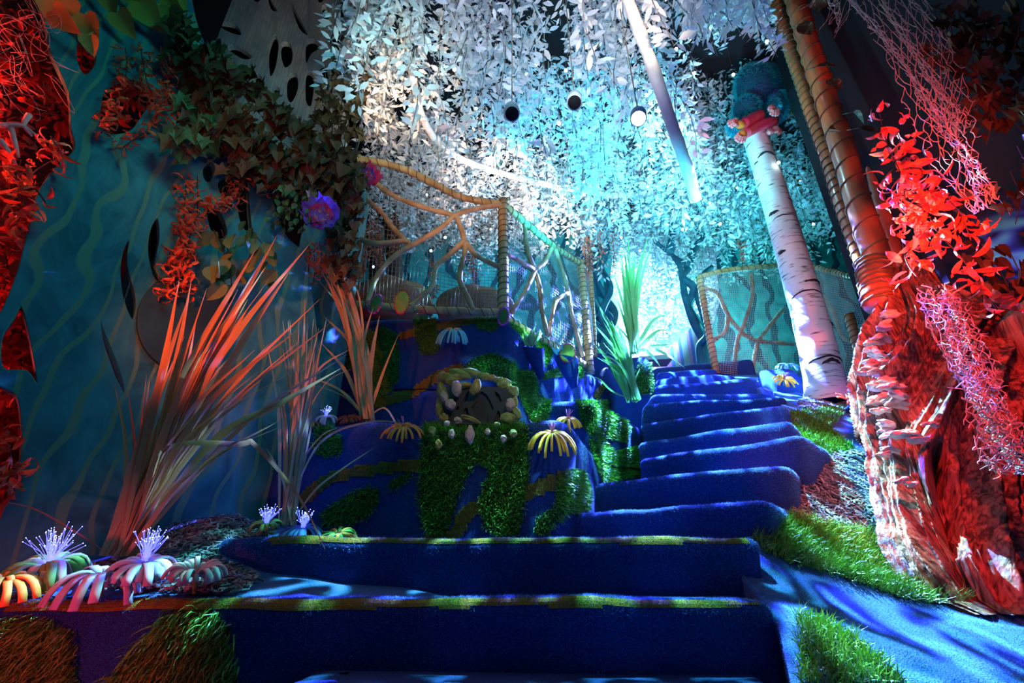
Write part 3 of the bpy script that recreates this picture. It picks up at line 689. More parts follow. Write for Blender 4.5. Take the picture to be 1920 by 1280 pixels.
# fairy lights
FL = [(734, 42), (741, 172), (852, 130), (893, 203), (1005, 122), (988, 140), (1052, 23), (1061, 132), (1048, 231), (945, 308), (1030, 315), (997, 312), (1093, 342), (1095, 365), (850, 285), (800, 365), (870, 405), (835, 445), (920, 430), (1190, 230), (1294, 72), (1302, 137), (1268, 92), (1375, 140), (1438, 78), (1330, 55), (1215, 350), (1240, 400), (1165, 445), (1200, 470), (1066, 432), (1088, 428), (1148, 398), (1280, 430), (1330, 380), (1225, 300), (1382, 352), (1350, 420), (1110, 270), (690, 390), (700, 500), (808, 470), (780, 335), (1460, 305), (1500, 340), (1525, 420)]
fl0 = None
for i, (px, py) in enumerate(FL):
    Y = R.uniform(2.1, 2.6) if py < 250 else R.uniform(3.2, 4.2); p = at(px, py, Y)
    if fl0 is None:
        mb = MB(); mb.blob((0, 0, 0), .011, sub=2, amp=0); mb.tube([V((0, 0, .008)), V((.01, 0, .3)), V((0, .01, .6))], .0012, 4, mi=1); fl0 = mb.build('fairy_light', [M['bulb'], M['vine_twig']]); o = fl0
    else: o = fl0.copy(); COL.objects.link(o)
    o.location = p; s_ = R.uniform(.7, 1.2); o.scale = (s_,)*3
    tag(o, 'tiny bright cyan-white fairy light glowing among the white canopy leaves', 'fairy light', 'fairy lights in the canopy')

# ------------------------------------------------------------------ fences
def wobble_tube(mb, P, rad, n=10, amp=.12, mi=0, ks=9):
    mb.tube(P, [rad*(1+amp*noise.noise(V(p)*ks)) for p in P], n, True, mi)
def wraps(mb, P, rad, every, cord=.0035, tilt=.25):
    # one continuous cord wound round a pole along polyline P
    tot = sum((b-a).length for a, b in zip(P, P[1:])); n = int(tot/every*12); out = []; acc = [0]
    for a, b in zip(P, P[1:]): acc.append(acc[-1]+(b-a).length)
    k = 0; t0 = (P[-1]-P[0]).normalized(); a0 = t0.cross(V((.3, .5, .1))).normalized()
    for i in range(n+1):
        d = tot*i/n
        while k < len(P)-2 and acc[k+1] < d: k += 1
        q = P[k].lerp(P[k+1], (d-acc[k])/max(1e-6, acc[k+1]-acc[k])); t = (P[k+1]-P[k]).normalized(); a = (a0-t*a0.dot(t)).normalized(); b = t.cross(a); ph = i*2*math.pi/12
        out.append(q+(a*math.cos(ph)+b*math.sin(ph))*(rad+cord*.5)+t*every*.22*noise.noise(V((int(i/12)*1.7, 1, 2))))
    mb.tube(out, cord, 4, False)
def net(mb, TL, TR, BL, BR, nu, nv, top=None, bulge=.01, rad=.0016, seg=26, off=V()):
    def S(u, v):
        p = (top(u) if top else TL.lerp(TR, u)).lerp(BL.lerp(BR, u), v)
        return p+off+V((noise.noise(p*3)*.02, noise.noise(p*5+V((3, 1, 2)))*bulge*2, noise.noise(p*4)*.015))
    for i in range(nu+1):
        mb.tube([S(i/nu, k/seg) for k in range(seg+1)], rad, 3, False)
    for j in range(nv+1):
        mb.tube([S(k/seg, j/nv) for k in range(seg+1)], rad, 3, False)
def fence(name, label, posts, top, bottom, branches, netargs, post_r, rail_r, br_r, netmat, wrap=.05):
    t = thing(name, label, 'fence', posts[0][0])
    for A, B in posts:
        P = [A.lerp(B, i/14) for i in range(15)]; mb = MB(); wobble_tube(mb, P, post_r, 12, .1); po = mb.build('post', M['bamboo'], t)
        mb = MB(); wraps(mb, P, post_r*1.04, wrap); c = mb.build('cord_wrap', M['rope'], None); c.parent = po; c.matrix_parent_inverse = (po.matrix_world.inverted() if 0 else Matrix.Identity(4)); c.matrix_parent_inverse = Matrix.Translation(-V(t.location)) @ Matrix.Identity(4) if 0 else Matrix.Identity(4)
    for nm, L in (('top_rail', top), ('bottom_rail', bottom)):
        for pts in L:
            P = spline(pts, 10); mb = MB(); wobble_tube(mb, P, rail_r, 12, .15); ra = mb.build(nm, M['bamboo'], t)
            mb = MB(); wraps(mb, P, rail_r*1.05, wrap*1.5, tilt=.9); c = mb.build('cord_wrap', M['rope'], None); c.parent = ra
    for pts in branches:
        P = spline(pts, 8); mb = MB(); wobble_tube(mb, P, br_r, 9, .28, ks=14)
        for k in (0.35, .7): # knots
            q = P[int(len(P)*k)]; mb.blob(q, br_r*1.15, (1, 1, .8), sub=2, amp=.2, seed=k*9)
        mb.build('branch', M['branch'], t)
    for a in netargs:
        mb = MB(); net(mb, *a[0], **a[1]); mb.build('net', netmat, t)
    return t
# fence 1, left panel in front of the mound platform
Yf = lambda px: 2.86+.0*(px)
bl, br = at(640, 573, 2.80), at(944, 588, 2.92); tl = at(668, 298, 2.72); tr = at(943, 382, 2.92)
topP = [at(668, 298, 2.72), at(705, 303, 2.74), at(760, 318, 2.78), at(815, 345, 2.82), at(868, 370, 2.87), at(943, 383, 2.92)]
def q1(px, py, s=0): return at(px, py, 2.80+(px-640)/300*.12-.02+s)
topS = spline(topP, 10)
def topf(u):
    x = tl.x+(tr.x-tl.x)*u
    for a, b in zip(topS, topS[1:]):
        if a.x <= x <= b.x: return a.lerp(b, (x-a.x)/max(1e-6, b.x-a.x))
    return topS[-1] if u > .5 else topS[0]
B1 = [[(658,440),(700,456),(755,452),(768,455)], [(668,358),(712,395),(735,425),(762,453)], [(690,332),(740,368),(800,390),(850,403)],
      [(688,568),(706,520),(740,480),(790,450),(830,425),(855,403),(900,390),(940,384)], [(855,403),(868,440),(872,470),(862,520),(878,560),(888,582)],
      [(872,450),(840,480),(818,500),(810,535),(780,565),(770,574)], [(872,452),(895,480),(940,502)]]
bp1 = at(1098, 686, 3.96); tp1 = at(1085, 492, 3.90)
def q2(px, py): 
    u = (px-945)/(1100-945); Y = 1/((1-u)/2.92+u/3.93); return at(px, py, Y)
B2 = [[(984,420),(986,450),(992,480),(1003,503)], [(952,478),(975,490),(1000,505)], [(1036,462),(1022,490),(1003,508),(985,545),(960,585)],
      [(1003,508),(1012,540),(1016,580),(1026,628)], [(1040,465),(1052,500),(1064,540),(1070,580),(1085,640),(1093,668)], [(1064,550),(1042,565),(1034,600),(1030,630)]]
thr = .012
fence('net_fence', 'rustic branch and net fence with tan rails on the blue mound', [(bl+V((0, 0, -.06)), tl+V((0, 0, .03))), (br+V((0, 0, -.04)), tr+V((0, 0, .04))), (at(1107, 700, 3.95), at(1088, 490, 3.95))],
      [topP, [tr, q2(1000, 430), q2(1040, 463), at(1088, 494, 3.93)]],
      [[bl+V((0, 0, .02)), at(790, 580, 2.86), br+V((0, 0, .01))], [br+V((0, 0, -.02)), q2(1000, 628), q2(1050, 655), at(1100, 686, 3.95)]],
      [[q1(*p) for p in L] for L in B1]+[[q2(*p) for p in L] for L in B2],
      [((tl, tr, bl, br, 42, 36), dict(top=topf, off=V((0, .02, 0)))), ((tr, at(1090, 494, 3.93), br, at(1100, 686, 3.95), 50, 36), dict(off=V((.01, .02, 0))))],
      .036, .026, .019, M['net'])
# short return past the second post
fence('net_fence', 'narrow tan wrapped post and net panel behind the fence end post', [(at(1115, 668, 4.5), at(1106, 508, 4.5))], [[at(1088, 494, 3.97), at(1106, 510, 4.5)]], [[at(1102, 662, 4.0), at(1116, 667, 4.5)]],
      [], [((at(1088, 496, 3.97), at(1106, 512, 4.5), at(1103, 660, 4.0), at(1115, 664, 4.5), 22, 34), {})], .03, .024, .016, M['net'])
# right fence
RL, RR = at(1343, 700, 4.4), at(1490, 715, 4.6); TLr, TRr = at(1311, 519, 4.4), at(1502, 494, 4.4)
q3 = lambda px, py: at(px, py, 4.4)
FR = at(1628, 715, 3.5); FT = at(1622, 527, 3.3)
fence('net_fence', 'pale net fence with curved branches behind the leaning birch', [(RL, TLr), (at(1625, 722, 3.4), at(1592, 590, 3.45))],
      [[TLr, q3(1360, 507), q3(1430, 500), TRr], [TRr, at(1550, 507, 4.0), at(1610, 522, 3.4)]], [],
      [[q3(*p) for p in L] for L in ([(1322,540),(1345,550),(1362,585),(1375,605),(1400,630),(1430,640),(1490,645)], [(1408,512),(1411,550),(1398,600),(1382,640),(1376,700)],
        [(1468,580),(1440,615),(1420,645),(1410,700)], [(1365,590),(1360,620),(1335,640)])]+[[at(1530,540,4.1),at(1560,580,4.0),at(1580,630,3.9),at(1622,650,3.6)], [at(1548,650,4.0),at(1570,690,3.9),at(1590,720,3.8)]],
      [((TLr, TRr, RL, at(1512, 712, 4.4), 56, 52), dict(off=V((0, -.03, 0)), rad=.0022)), ((TRr, at(1612, 524, 3.4), at(1512, 712, 4.4), at(1650, 722, 3.4), 50, 44), dict(rad=.002))],
      .034, .028, .02, M['net_pale'])

# ------------------------------------------------------------------ birch and creature
bt = thing('birch_trunk', 'white birch trunk with black scars leaning in the middle right', 'tree trunk', at(1552, 748, 3.42))
Pb = [at(1553, 756, 3.42), at(1530, 640, 3.41), at(1497, 520, 3.40), at(1468, 420, 3.39), at(1440, 330, 3.38), at(1412, 245, 3.37), at(1404, 222, 3.37)]
Ps = spline(Pb, 8); nP = len(Ps); rb = []
for i, p in enumerate(Ps):
    t = i/(nP-1); r = .143-.045*t**.8+(.022*max(0, 1-t*14)); rb.append(r)
mb = MB(); n = 40; vs = []
for i, p in enumerate(Ps):
    for j in range(n):
        a_ = 2*math.pi*j/n; q = V((math.cos(a_), math.sin(a_), 0)); vs.append(p+q*rb[i]*(1+.03*noise.noise(q*2+V((0, 0, i*.3)))))
mb.add(vs, [(i*n+j, i*n+(j+1) % n, (i+1)*n+(j+1) % n, (i+1)*n+j) for i in range(nP-1) for j in range(n)]+[tuple((nP-1)*n+j for j in range(n))]); mb.build('trunk', M['birch'], bt)
def bscar(t, a0, a1, th, bow):
    i = min(nP-2, int(t*(nP-1))); P = []; rs = []
    for k in range(15):
        u = k/14; an = a0+(a1-a0)*u; fr = t*(nP-1)-i; c = Ps[i].lerp(Ps[i+1], fr); r = rb[i]
        P.append(c+V((math.cos(an)*r, math.sin(an)*r, bow*math.sin(u*math.pi)+.008*noise.noise(V((u*5, t*9, 0)))))); rs.append(.002+th*math.sin(u*math.pi)**.7*(1+.5*noise.noise(V((u*7, t, 3)))))
    mb = MB(); mb.tube(P, rs, 7); mb.build('bark_scar', M['birch_dark'], bt)
D = math.radians
for t, a0, a1, th, bw in ((.10, 200, 330, .006, .03), (.09, 240, 300, .012, .028), (.27, 190, 320, .004, .03), (.30, 250, 330, .009, .015), (.40, 185, 220, .010, 0), (.50, 200, 300, .004, .02), (.52, 190, 235, .013, .01), (.56, 285, 345, .003, 0), (.71, 215, 300, .010, .03), (.70, 190, 215, .004, 0), (.80, 285, 340, .008, .01), (.92, 220, 265, .008, .03), (.2, 300, 345, .006, 0)):
    bscar(t, D(a0), D(a1), th, bw)
chips('hill', [(1495, 752), (1520, 742), (1560, 760), (1600, 752), (1588, 768), (1530, 772), (1500, 765)], 'mulch_ring', slope, dens=7000, ln=.02, ymin=3.0)
# creature built as one body from metaballs
cp = at(1421, 185, 3.33); cr = thing('furry_creature', 'round teal furry creature with purple belly perched on top of the birch', 'creature', cp-V((0, 0, .25)))
def metas(name, balls, m, parent, res=.022):
    mbd = bpy.data.metaballs.new(name); mbd.resolution = res; mbd.threshold = .6
    for (p, r, ax) in balls:
        e = mbd.elements.new(type='ELLIPSOID'); e.co = p; e.radius = r*1.4; e.size_x, e.size_y, e.size_z = ax
    ob = bpy.data.objects.new(name+'_src', mbd); COL.objects.link(ob); dg = bpy.context.evaluated_depsgraph_get(); dg.update()
    me = bpy.data.meshes.new_from_object(ob.evaluated_get(dg)); vs = [v.co.copy() for v in me.vertices]; fs = [tuple(p.vertices) for p in me.polygons]
    bpy.data.objects.remove(ob); mb = MB(); mb.add(vs, fs); print('META', name, len(vs)); return mb, vs, fs
c1 = lambda px, py, d=0: at(px, py, 3.33+d)
body, bvs, bfs = metas('body', [(c1(1420, 168, .02), .23, (1, 1, 1.1)), (c1(1412, 150, .02), .17, (1, 1, 1)), (c1(1442, 150, .0), .14, (1, 1, 1)), (c1(1400, 205, .0), .15, (1, 1, 1)), (c1(1448, 205, .0), .15, (1, 1, 1)), (c1(1452, 165, -.02), .12, (1, 1, 1)),
    (c1(1456, 182, -.12), .07, (1, 1, 1)), (c1(1450, 196, -.2), .055, (1, 1, 1)), (c1(1380, 235, -.0), .09, (1, 1, 1)), (c1(1395, 240, 0), .09, (1, 1, 1))], None, None)
body.build('body', M['hide'], cr)
def furpart(name, sel, m, k, ln, wd=.0022):
    mb = MB(); vn = {}
    tri = [f for f in bfs]; cc = sum(bvs, V())/len(bvs)
    for _ in range(k):
        f = tri[R.randrange(len(tri))]; P = [bvs[i] for i in f]; q = P[0].lerp(P[1], R.random()).lerp(P[-1], R.random()*.8); nn = (P[1]-P[0]).cross(P[-1]-P[0])
        if nn.length < 1e-12: continue
        nn.normalize(); 
        if nn.dot(q-cc) < 0: nn = -nn
        if not sel(q, nn, cc): continue
        d = (nn*.55+V((0, 0, -.7))+rv(.22)); d = d.normalized(); L = ln*R.uniform(.6, 1.2); s_ = d.cross(nn).normalized() if d.cross(nn).length > 1e-4 else V((1, 0, 0)); mid = q+(d+nn*.5).normalized()*L*.5; tip = mid+d*L*.55
        mb.add([q-s_*wd, q+s_*wd, mid+s_*wd*.8, mid-s_*wd*.8, tip], [(0, 1, 2, 3), (3, 2, 4)])
    mb.build(name, m, cr, smooth=False)
inner = lambda q, n_, c: (n_.y < -.3 and ((q.x-c.x-.0)**2+(q.z-c.z+.05)**2) < .115**2)
furpart('fur', lambda q, n_, c: not inner(q, n_, c), M['fur'], 15000, .05)
furpart('belly_fur', inner, M['fur_purple'], 12000, .045)
tb = MB()
for i in range(900):
    q = c1(1474, 190, .1)+ru()*.09*R.random()**.4; d = V((.35, -.1, -1)).normalized()+rv(.25); tb.ribbon([q, q+d*.05, q+d*.09+V((0, 0, -.01))], [.002, .002, .0003], V((0, -1, 0)))
tb.build('tail', M['fur_yellow'], cr)
def limb(name, pts, rad, m):
    mb = MB(); mb.tube(spline(pts, 6), [rad[0]+(rad[1]-rad[0])*i/(6*(len(pts)-1)) for i in range(6*(len(pts)-1)+1)], 12); return mb.build(name, m, cr)
limb('arm', [c1(1425, 215, -.12), c1(1410, 222, -.18), c1(1394, 232, -.23)], (.05, .045), M['arm_red'])
limb('leg', [c1(1450, 228, -.05), c1(1425, 235, -.12), c1(1398, 250, -.17)], (.055, .045), M['arm_red'])
def paw(px, py, d, dirx, dirz, m, s_=1):
    p = c1(px, py, d); mb = MB(); mb.blob(p, .042*s_, (1, .8, 1), sub=3, seed=px, amp=.08); base = mb.build('paw', m, cr)
    for i in range(5):   # separate stubby toes curling round the palm
        an = -1.2+i*.6; dv = V((dirx, 0, dirz)).normalized(); sd = V((-dv.z, 0, dv.x)); q = p+dv*.04*s_*math.cos(an*.6)+sd*.034*s_*math.sin(an)+V((0, -.012, 0))
        L = (.045, .06, .064, .06, .046)[i]*s_; qq = [q, q+dv*L*.5+V((0, -.012, 0)), q+dv*L+sd*.008*math.sin(an)+V((0, .004, -.004))]
        mb = MB(); mb.tube(spline(qq, 4), [.013*s_]*3+[.014*s_]*3+[.0155*s_, .013*s_, .006*s_], 8); mb.blob(qq[1], .0165*s_, sub=2, amp=.05); mb.blob(qq[2], .0155*s_, sub=2, amp=.05)
        tq = mb.build('toe', M['paw'], None); tq.parent = base
paw(1388, 234, -.26, -.75, .1, M['paw_orange']); paw(1392, 252, -.2, -.5, -.8, M['paw_orange']); paw(1447, 203, -.25, .1, -1, M['paw'], .9); paw(1444, 247, -.08, 1, .1, M['paw'], .9)

# ------------------------------------------------------------------ driftwood stump
rowsD = [(1150, 1810, 1990, 1.60, .5), (1125, 1750, 1985, 1.68, .5), (1080, 1720, 1975, 1.72, .55), (1020, 1692, 1950, 1.78, .6), (960, 1682, 1925, 1.84, .6), (900, 1668, 1915, 1.9, .6), (850, 1655, 1912, 1.96, .6),
         (800, 1640, 1925, 2.02, .6), (740, 1632, 1945, 2.08, .6), (690, 1626, 1950, 2.14, .6), (640, 1632, 1930, 2.2, .6), (600, 1645, 1900, 2.26, .6), (570, 1660, 1830, 2.3, .6), (540, 1668, 1760, 2.34, .6), (500, 1675, 1740, 2.38, .7)]
rowsD.sort(key=lambda r: -r[0])
def dint(t):
    k = t*(len(rowsD)-1); i = min(len(rowsD)-2, int(k)); f = k-i; a, b = rowsD[i], rowsD[i+1]; return [a[j]+(b[j]-a[j])*f for j in range(5)]
dw = thing('driftwood_stump', 'huge twisted red lit driftwood stump at the right edge', 'driftwood', at(1850, 1130, 1.75))
mb = MB(); NU, NV = 420, 190; rows = []
hollow = [(1782, 955, 34, 62), (1765, 880, 22, 50), (1800, 1010, 22, 30), (1710, 830, 12, 18)]
for i in range(NV+1):
    py, xl2, xr2, Y, dr = dint(i/NV); L, Rr = at(xl2, py, Y), at(xr2, py, Y); c = (L+Rr)*.5; hw = (Rr-L).length*.5; r = []; c = c+V((0, hw*dr*.25, 0))
    for j in range(NU):
        an = 2*math.pi*j/NU; dx, dy = math.cos(an), math.sin(an); tw = py*.004
        q = c+V((dx*hw, dy*hw*dr, 0))
        a2 = an+.45*math.sin(c.z*2.4+1)+.35*noise.noise(V((dx*1.2, dy*1.2, c.z*1.6)))
        P2 = lambda f, zf: noise.noise(V((math.cos(a2)*f, math.sin(a2)*f, c.z*zf)))
        g, g2, g3 = P2(1.9, .8), P2(5.5, 1.0), P2(14, 1.6)
        rg = (.15-abs(g))*.20+(.16-abs(g2))*.085+(.14-abs(g3))*.038+.010*noise.noise(q*22)
        x_, y_ = proj(q)
        if dy < 0:
            for hx, hy, hw_, hh in hollow:
                e = ((x_-hx)/hw_)**2+((y_-hy)/hh)**2
                if e < 1.6: rg -= .17*max(0, 1-e/1.6)**.6
        q += V((dx, dy*.9, .1*g2))*rg*min(1, hw*4)
        r.append(q)
    rows.append(r)
vs = [p for r in rows for p in r]
mb.add(vs, [(i*NU+j, i*NU+(j+1) % NU, (i+1)*NU+(j+1) % NU, (i+1)*NU+j) for i in range(NV) for j in range(NU)]+[tuple(NV*NU+j for j in range(NU))])
mb.build('trunk', M['drift'], dw)
# broad root running off to the right
mb = MB(); Pq = spline([at(1800, 760, 2.35), at(1880, 710, 2.1), at(1960, 660, 1.9), at(2060, 600, 1.7)], 14); n = 60; vs = []
for i, p in enumerate(Pq):
    r = .19+.06*i/len(Pq)
    for j in range(n):
        an = 2*math.pi*j/n; d = V((0, math.cos(an), math.sin(an))); g = .15-abs(noise.noise(V((math.cos(an)*3, math.sin(an)*3, i*.05)))); g2 = .15-abs(noise.noise(V((math.cos(an)*10, math.sin(an)*10, i*.12))))
        vs.append(p+d*(r+g*.09+g2*.04))
mb.add(vs, [(i*n+j, i*n+(j+1) % n, (i+1)*n+(j+1) % n, (i+1)*n+j) for i in range(len(Pq)-1) for j in range(n)]); mb.build('root', M['drift'], dw)
# lobed shelf fungi down its left rim
for (px, py, Y, s_) in ((1640, 640, 2.1, 1.1), (1652, 610, 2.15, 1), (1634, 660, 2.05, 1), (1628, 682, 2.02, 1), (1626, 702, 2.0, 1), (1640, 725, 1.97, 1.4), (1655, 745, 1.95, 1.5), (1672, 738, 1.9, 1.2), (1646, 775, 1.93, .8), (1655, 795, 1.9, .9), (1662, 812, 1.88, .8), (1692, 817, 1.83, 1.1), (1668, 590, 2.15, 1), (1735, 795, 1.8, .5), (1655, 848, 1.88, .7), (1690, 905, 1.8, .6)):
    mb = MB(); p = at(px, py, Y)
    for k in range(4):
        mb.blob(p+rv(.022)*s_+V((.012*k, 0, 0)), .022*s_, (1.4, 1, .55), Matrix.Rotation(R.uniform(-.5, .5), 3, 'Y'), 3, .35, seed=px+k)
    mb.build('fungus', M['fungus'], dw)

# ------------------------------------------------------------------ varnished poles with cord
def pole(label, A, B, rad, every, cord=.006, tilt=.6, m='pole'):
    t = thing('wrapped_pole', label, 'pole', B); P = [B.lerp(A, i/30)+V((.01*noise.noise(V((i*.2, rad*9, 0))), 0, 0)) for i in range(31)]
    mb = MB(); wobble_tube(mb, P, rad, 18, .06, ks=4); po = mb.build('shaft', M[m], t)
    if every: mb = MB(); wraps(mb, P, rad*1.02, every, cord, tilt); mb.build('cord_wrap', M['rope'], t)
pole('slender tan wrapped pole nearest the birch, red and orange lit', at(1440, -40, 2.75), at(1640, 560, 2.75), .052, .07)
pole('thick varnished red pole with sparse cord turns', at(1478, -40, 2.55), at(1668, 560, 2.5), .075, .17)
pole('dark glossy red pole right behind the thick varnished pole', at(1535, -40, 2.75), at(1715, 600, 2.7), .045, 0)
pole('thin glossy maroon pole by the red leaf garland', at(1580, -40, 2.9), at(1760, 620, 2.85), .02, 0)
pole('orange lit pole collar at the top of the driftwood', at(1635, 490, 2.42), at(1652, 575, 2.38), .082, .035, .008)

# ------------------------------------------------------------------ leafy builders
def curled_leaf(mb, q, d, L, W, curl=1.0, mi=0):
    L *= 1.1
    up = ru(); pts = [q]; dd = d.copy(); sd = dd.cross(up).normalized(); ax = sd*R.choice((-1, 1))
    for i in range(5):
        dd = (Matrix.Rotation(R.uniform(.1, .55)*curl, 3, ax) @ dd).normalized(); pts.append(pts[-1]+dd*L/5)
    mb.ribbon(pts, [W*.25, W*.8, W, W*.9, W*.6, W*.08], up, .3, mi)
def garland(name, label, group, path, m, leaf=.06, n=90, spread=.05, W=.2, cat='leaf garland', twist=1):
    P = spline(path, 8); t = thing(name, label, cat, P[0], group); mb = MB(); mb.tube(P, .0028, 4); mb.build('stem', M['stem'], t); mb = MB()
    for i in range(n):
        u = R.random()*(len(P)-1.01); k = int(u); q = P[k].lerp(P[k+1], u-k); d = (ru()+V((0, -.25, -.5))).normalized(); q = q+V((d.x, d.y, d.z*.3))*spread*R.random()
        curled_leaf(mb, q, d, leaf*R.uniform(.7, 1.3), leaf*W*R.uniform(.7, 1.2), twist)
    o = mb.build('leaves', M[m] if isinstance(m, str) else m, t, smooth=False); return t
def pts(L, Y, dY=0): return [at(x, y, Y+dY*i/max(1, len(L)-1)) for i, (x, y) in enumerate(L)]
PP0, PP1 = at(0, 1000, 1.75), at(560, 1000, 2.5); pd = (PP1-PP0); pd.z = 0; pd.normalize(); PN = V((pd.y, -pd.x, 0))
def pp(px, py, off=.06): return onplane(px, py, PP0+PN*off, PN)
def ppts(L, off=.06): return [pp(x, y, off) for x, y in L]
GL = [([(235,90),(238,130),(220,180),(205,215),(190,250)], 1.95, 50, 'red curled-leaf garland, leftmost hanging over the panel below the yellow leaves'),
      ([(262,80),(275,150),(295,200),(285,235),(232,275)], 1.97, 60, 'red curled-leaf garland bending back left to end above the panel'),
      ([(310,100),(320,140),(310,175),(330,205)], 2.0, 36, 'short red curled-leaf garland beside the brown ivy'),
      ([(350,335),(345,400),(350,450),(325,500),(315,560)], 1.8, 90, 'long red orange garland hanging in a thick tassel, left strand'),
      ([(370,330),(370,400),(355,450),(350,500),(350,550)], 1.82, 90, 'long red orange garland hanging in a thick tassel, right strand'),
      ([(455,330),(450,360),(425,385),(395,385),(370,370)], 1.95, 56, 'red garland curving left from the brown ivy to the tassel'),
      ([(500,300),(515,330),(500,365)], 2.1, 30, 'small red garland above the green ivy cluster'),
      ([(330,215),(345,255),(350,290)], 2.0, 20, 'scant red garland between the green leaves and the panel')]
for L, Y, n, lb in GL: garland('red_garland', lb, 'red garlands over the painted panel', ppts(L, .07), 'red_leaf', .06, int(n*1.5), .045, .12, twist=1.7)
# red foliage behind the panel
k = 0
for i in range(34):
    px = R.uniform(-60, 125); py = R.uniform(-60, 380)
    if i > 22: px = R.uniform(-60, 60); py = R.uniform(400, 900)
    Y = R.uniform(1.75, 2.1) if px < 60 else R.uniform(2.15, 2.35)
    garland('red_garland', 'bright red leafy strand crowded behind the left side of the painted panel', 'red strands behind the panel', ppts([(px, py), (px+R.uniform(-15, 15), py+55), (px+R.uniform(-25, 25), py+120)], -.2 if px < 60 else -.32), 'red_leaf_dark', .08, 40, .10, .15)
for (px, py) in ((155, 90), (160, 110), (215, 180), (235, 190), (265, 180), (20, 620), (40, 650), (10, 780), (15, 860)):
    garland('red_garland', 'red leaves seen through a cut-out hole of the painted panel', 'red leaves in the panel holes', ppts([(px, py-35), (px, py), (px, py+45)], -.16), 'red_leaf_dark', .06, 26, .07, .24)
# front-left loose garlands over the panel edge
for L, lb in (([(95,255),(110,290),(60,330),(85,380)], 'large-leaved red garland hanging over the left rim of the panel'), ([(40,300),(30,340),(45,390),(20,430)], 'large-leaved red garland at the far left under the coral'),
              ([(15,800),(20,860),(10,910)], 'red curled leaves hanging in the lower left hole')):
    garland('red_garland', lb, None, ppts(L, .07), 'red_leaf', .075, 34, .045, .14, twist=1.5)
# right hanging garland (large red leaves)
GR = [([(1645,190),(1660,260),(1690,330),(1700,400)], 26, 'upper left strand of the big red leaf garland'), ([(1680,240),(1700,300),(1730,380),(1760,440)], 44, 'central strand of the big red leaf garland'),
      ([(1660,330),(1690,390),(1720,430),(1700,480)], 36, 'left middle strand of the big red leaf garland'), ([(1730,280),(1760,350),(1800,400),(1820,450)], 30, 'right strand of the big red leaf garland'),
      ([(1760,440),(1800,480),(1840,540),(1870,580)], 30, 'lower right end of the big red leaf garland'), ([(1690,440),(1700,490),(1720,520)], 16, 'lower left end of the big red leaf garland')]
for L, n, lb in GR: garland('red_garland', lb, 'big red leaf garland on the right', pts(L, 1.75, -.1), 'red_leaf_dark', .085, int(n*1.3), .055, .17)
# rust vines behind the fence
for i in range(26):
    px = R.choice((R.uniform(655, 720), R.uniform(655, 760), R.uniform(790, 930), R.uniform(1090, 1150))); py = R.uniform(400, 480) if px < 760 else (R.uniform(470, 500) if px < 1000 else R.uniform(425, 450))
    Y = R.uniform(3.7, 4.6)
    garland('rust_vine', 'thin rust-red leafy vine hanging behind the net fence', 'rust vines behind the fence', [at(px, py, Y), at(px+3, py+35, Y), at(px, py+75, Y)], 'rust_leaf', .035, 60, .05, .2)
garland('rust_vine', 'rust-red sprig hanging by the upper right pole, behind the birch', None, [at(1385, 440, 4.3), at(1390, 470, 4.3), at(1392, 500, 4.3)], 'rust_leaf', .04, 50, .05, .2)
for (px, py) in ((578, 450), (588, 470), (600, 455)):
    garland('red_garland', 'small red hanging sprigs under the purple paper flower', 'red sprigs under the purple flower', [at(px, py, 2.5), at(px+3, py+30, 2.5), at(px, py+60, 2.5)], 'red_leaf', .03, 60, .04, .16)

# ivy
LB = {'ivy': [(0, 0), (.35, -.15), (.3, .2), (.55, .35), (.3, .5), (.22, .62), (0, 1), (-.22, .62), (-.3, .5), (-.55, .35), (-.3, .2), (-.35, -.15)],
      'heart': [(0, .05), (.2, -.06), (.42, .1), (.44, .35), (.3, .65), (0, 1.05), (-.3, .65), (-.44, .35), (-.42, .1), (-.2, -.06)],
      'oval': [(0, 0), (.2, .15), (.3, .4), (.28, .62), (.15, .85), (0, 1), (-.15, .85), (-.28, .62), (-.3, .4), (-.2, .15)]}
def flat_leaf(mb, q, d, L, kind, mi=0, sc=.7, fw=None):
    d = d.normalized(); fwd = (fw or V((0, -1, 0)))+rv(sc); s_ = d.cross(fwd).normalized(); n_ = s_.cross(d); base = len(mb.v)
    P = LB[kind]; ctr = q+d*L*.42-n_*L*.05; vs = [ctr]
    for (x, y) in P: vs.append(q+s_*x*L+d*y*L+n_*(abs(x)*.35-.12*y*y)*L)
    mb.add(vs, [(0, i+1, (i+1) % len(P)+1) for i in range(len(P))], mi)
def ivy(name, label, group, path, m, kind='ivy', leaf=.085, n=16, spread=.07, cat='ivy'):
    P = spline(path, 6); t = thing(name, label, cat, P[0], group); mb = MB(); mb.tube(P, .003, 4); mb.build('stem', M['stem'], t); mb = MB()
    for i in range(n):
        u = R.random()*(len(P)-1.01); k = int(u); q = P[k].lerp(P[k+1], u-k)+rv(spread); flat_leaf(mb, q, V((R.uniform(-.7, .7), R.uniform(-.5, .1), -1)), leaf*R.uniform(.7, 1.2), kind)
    mb.build('leaves', M[m], t, smooth=False)
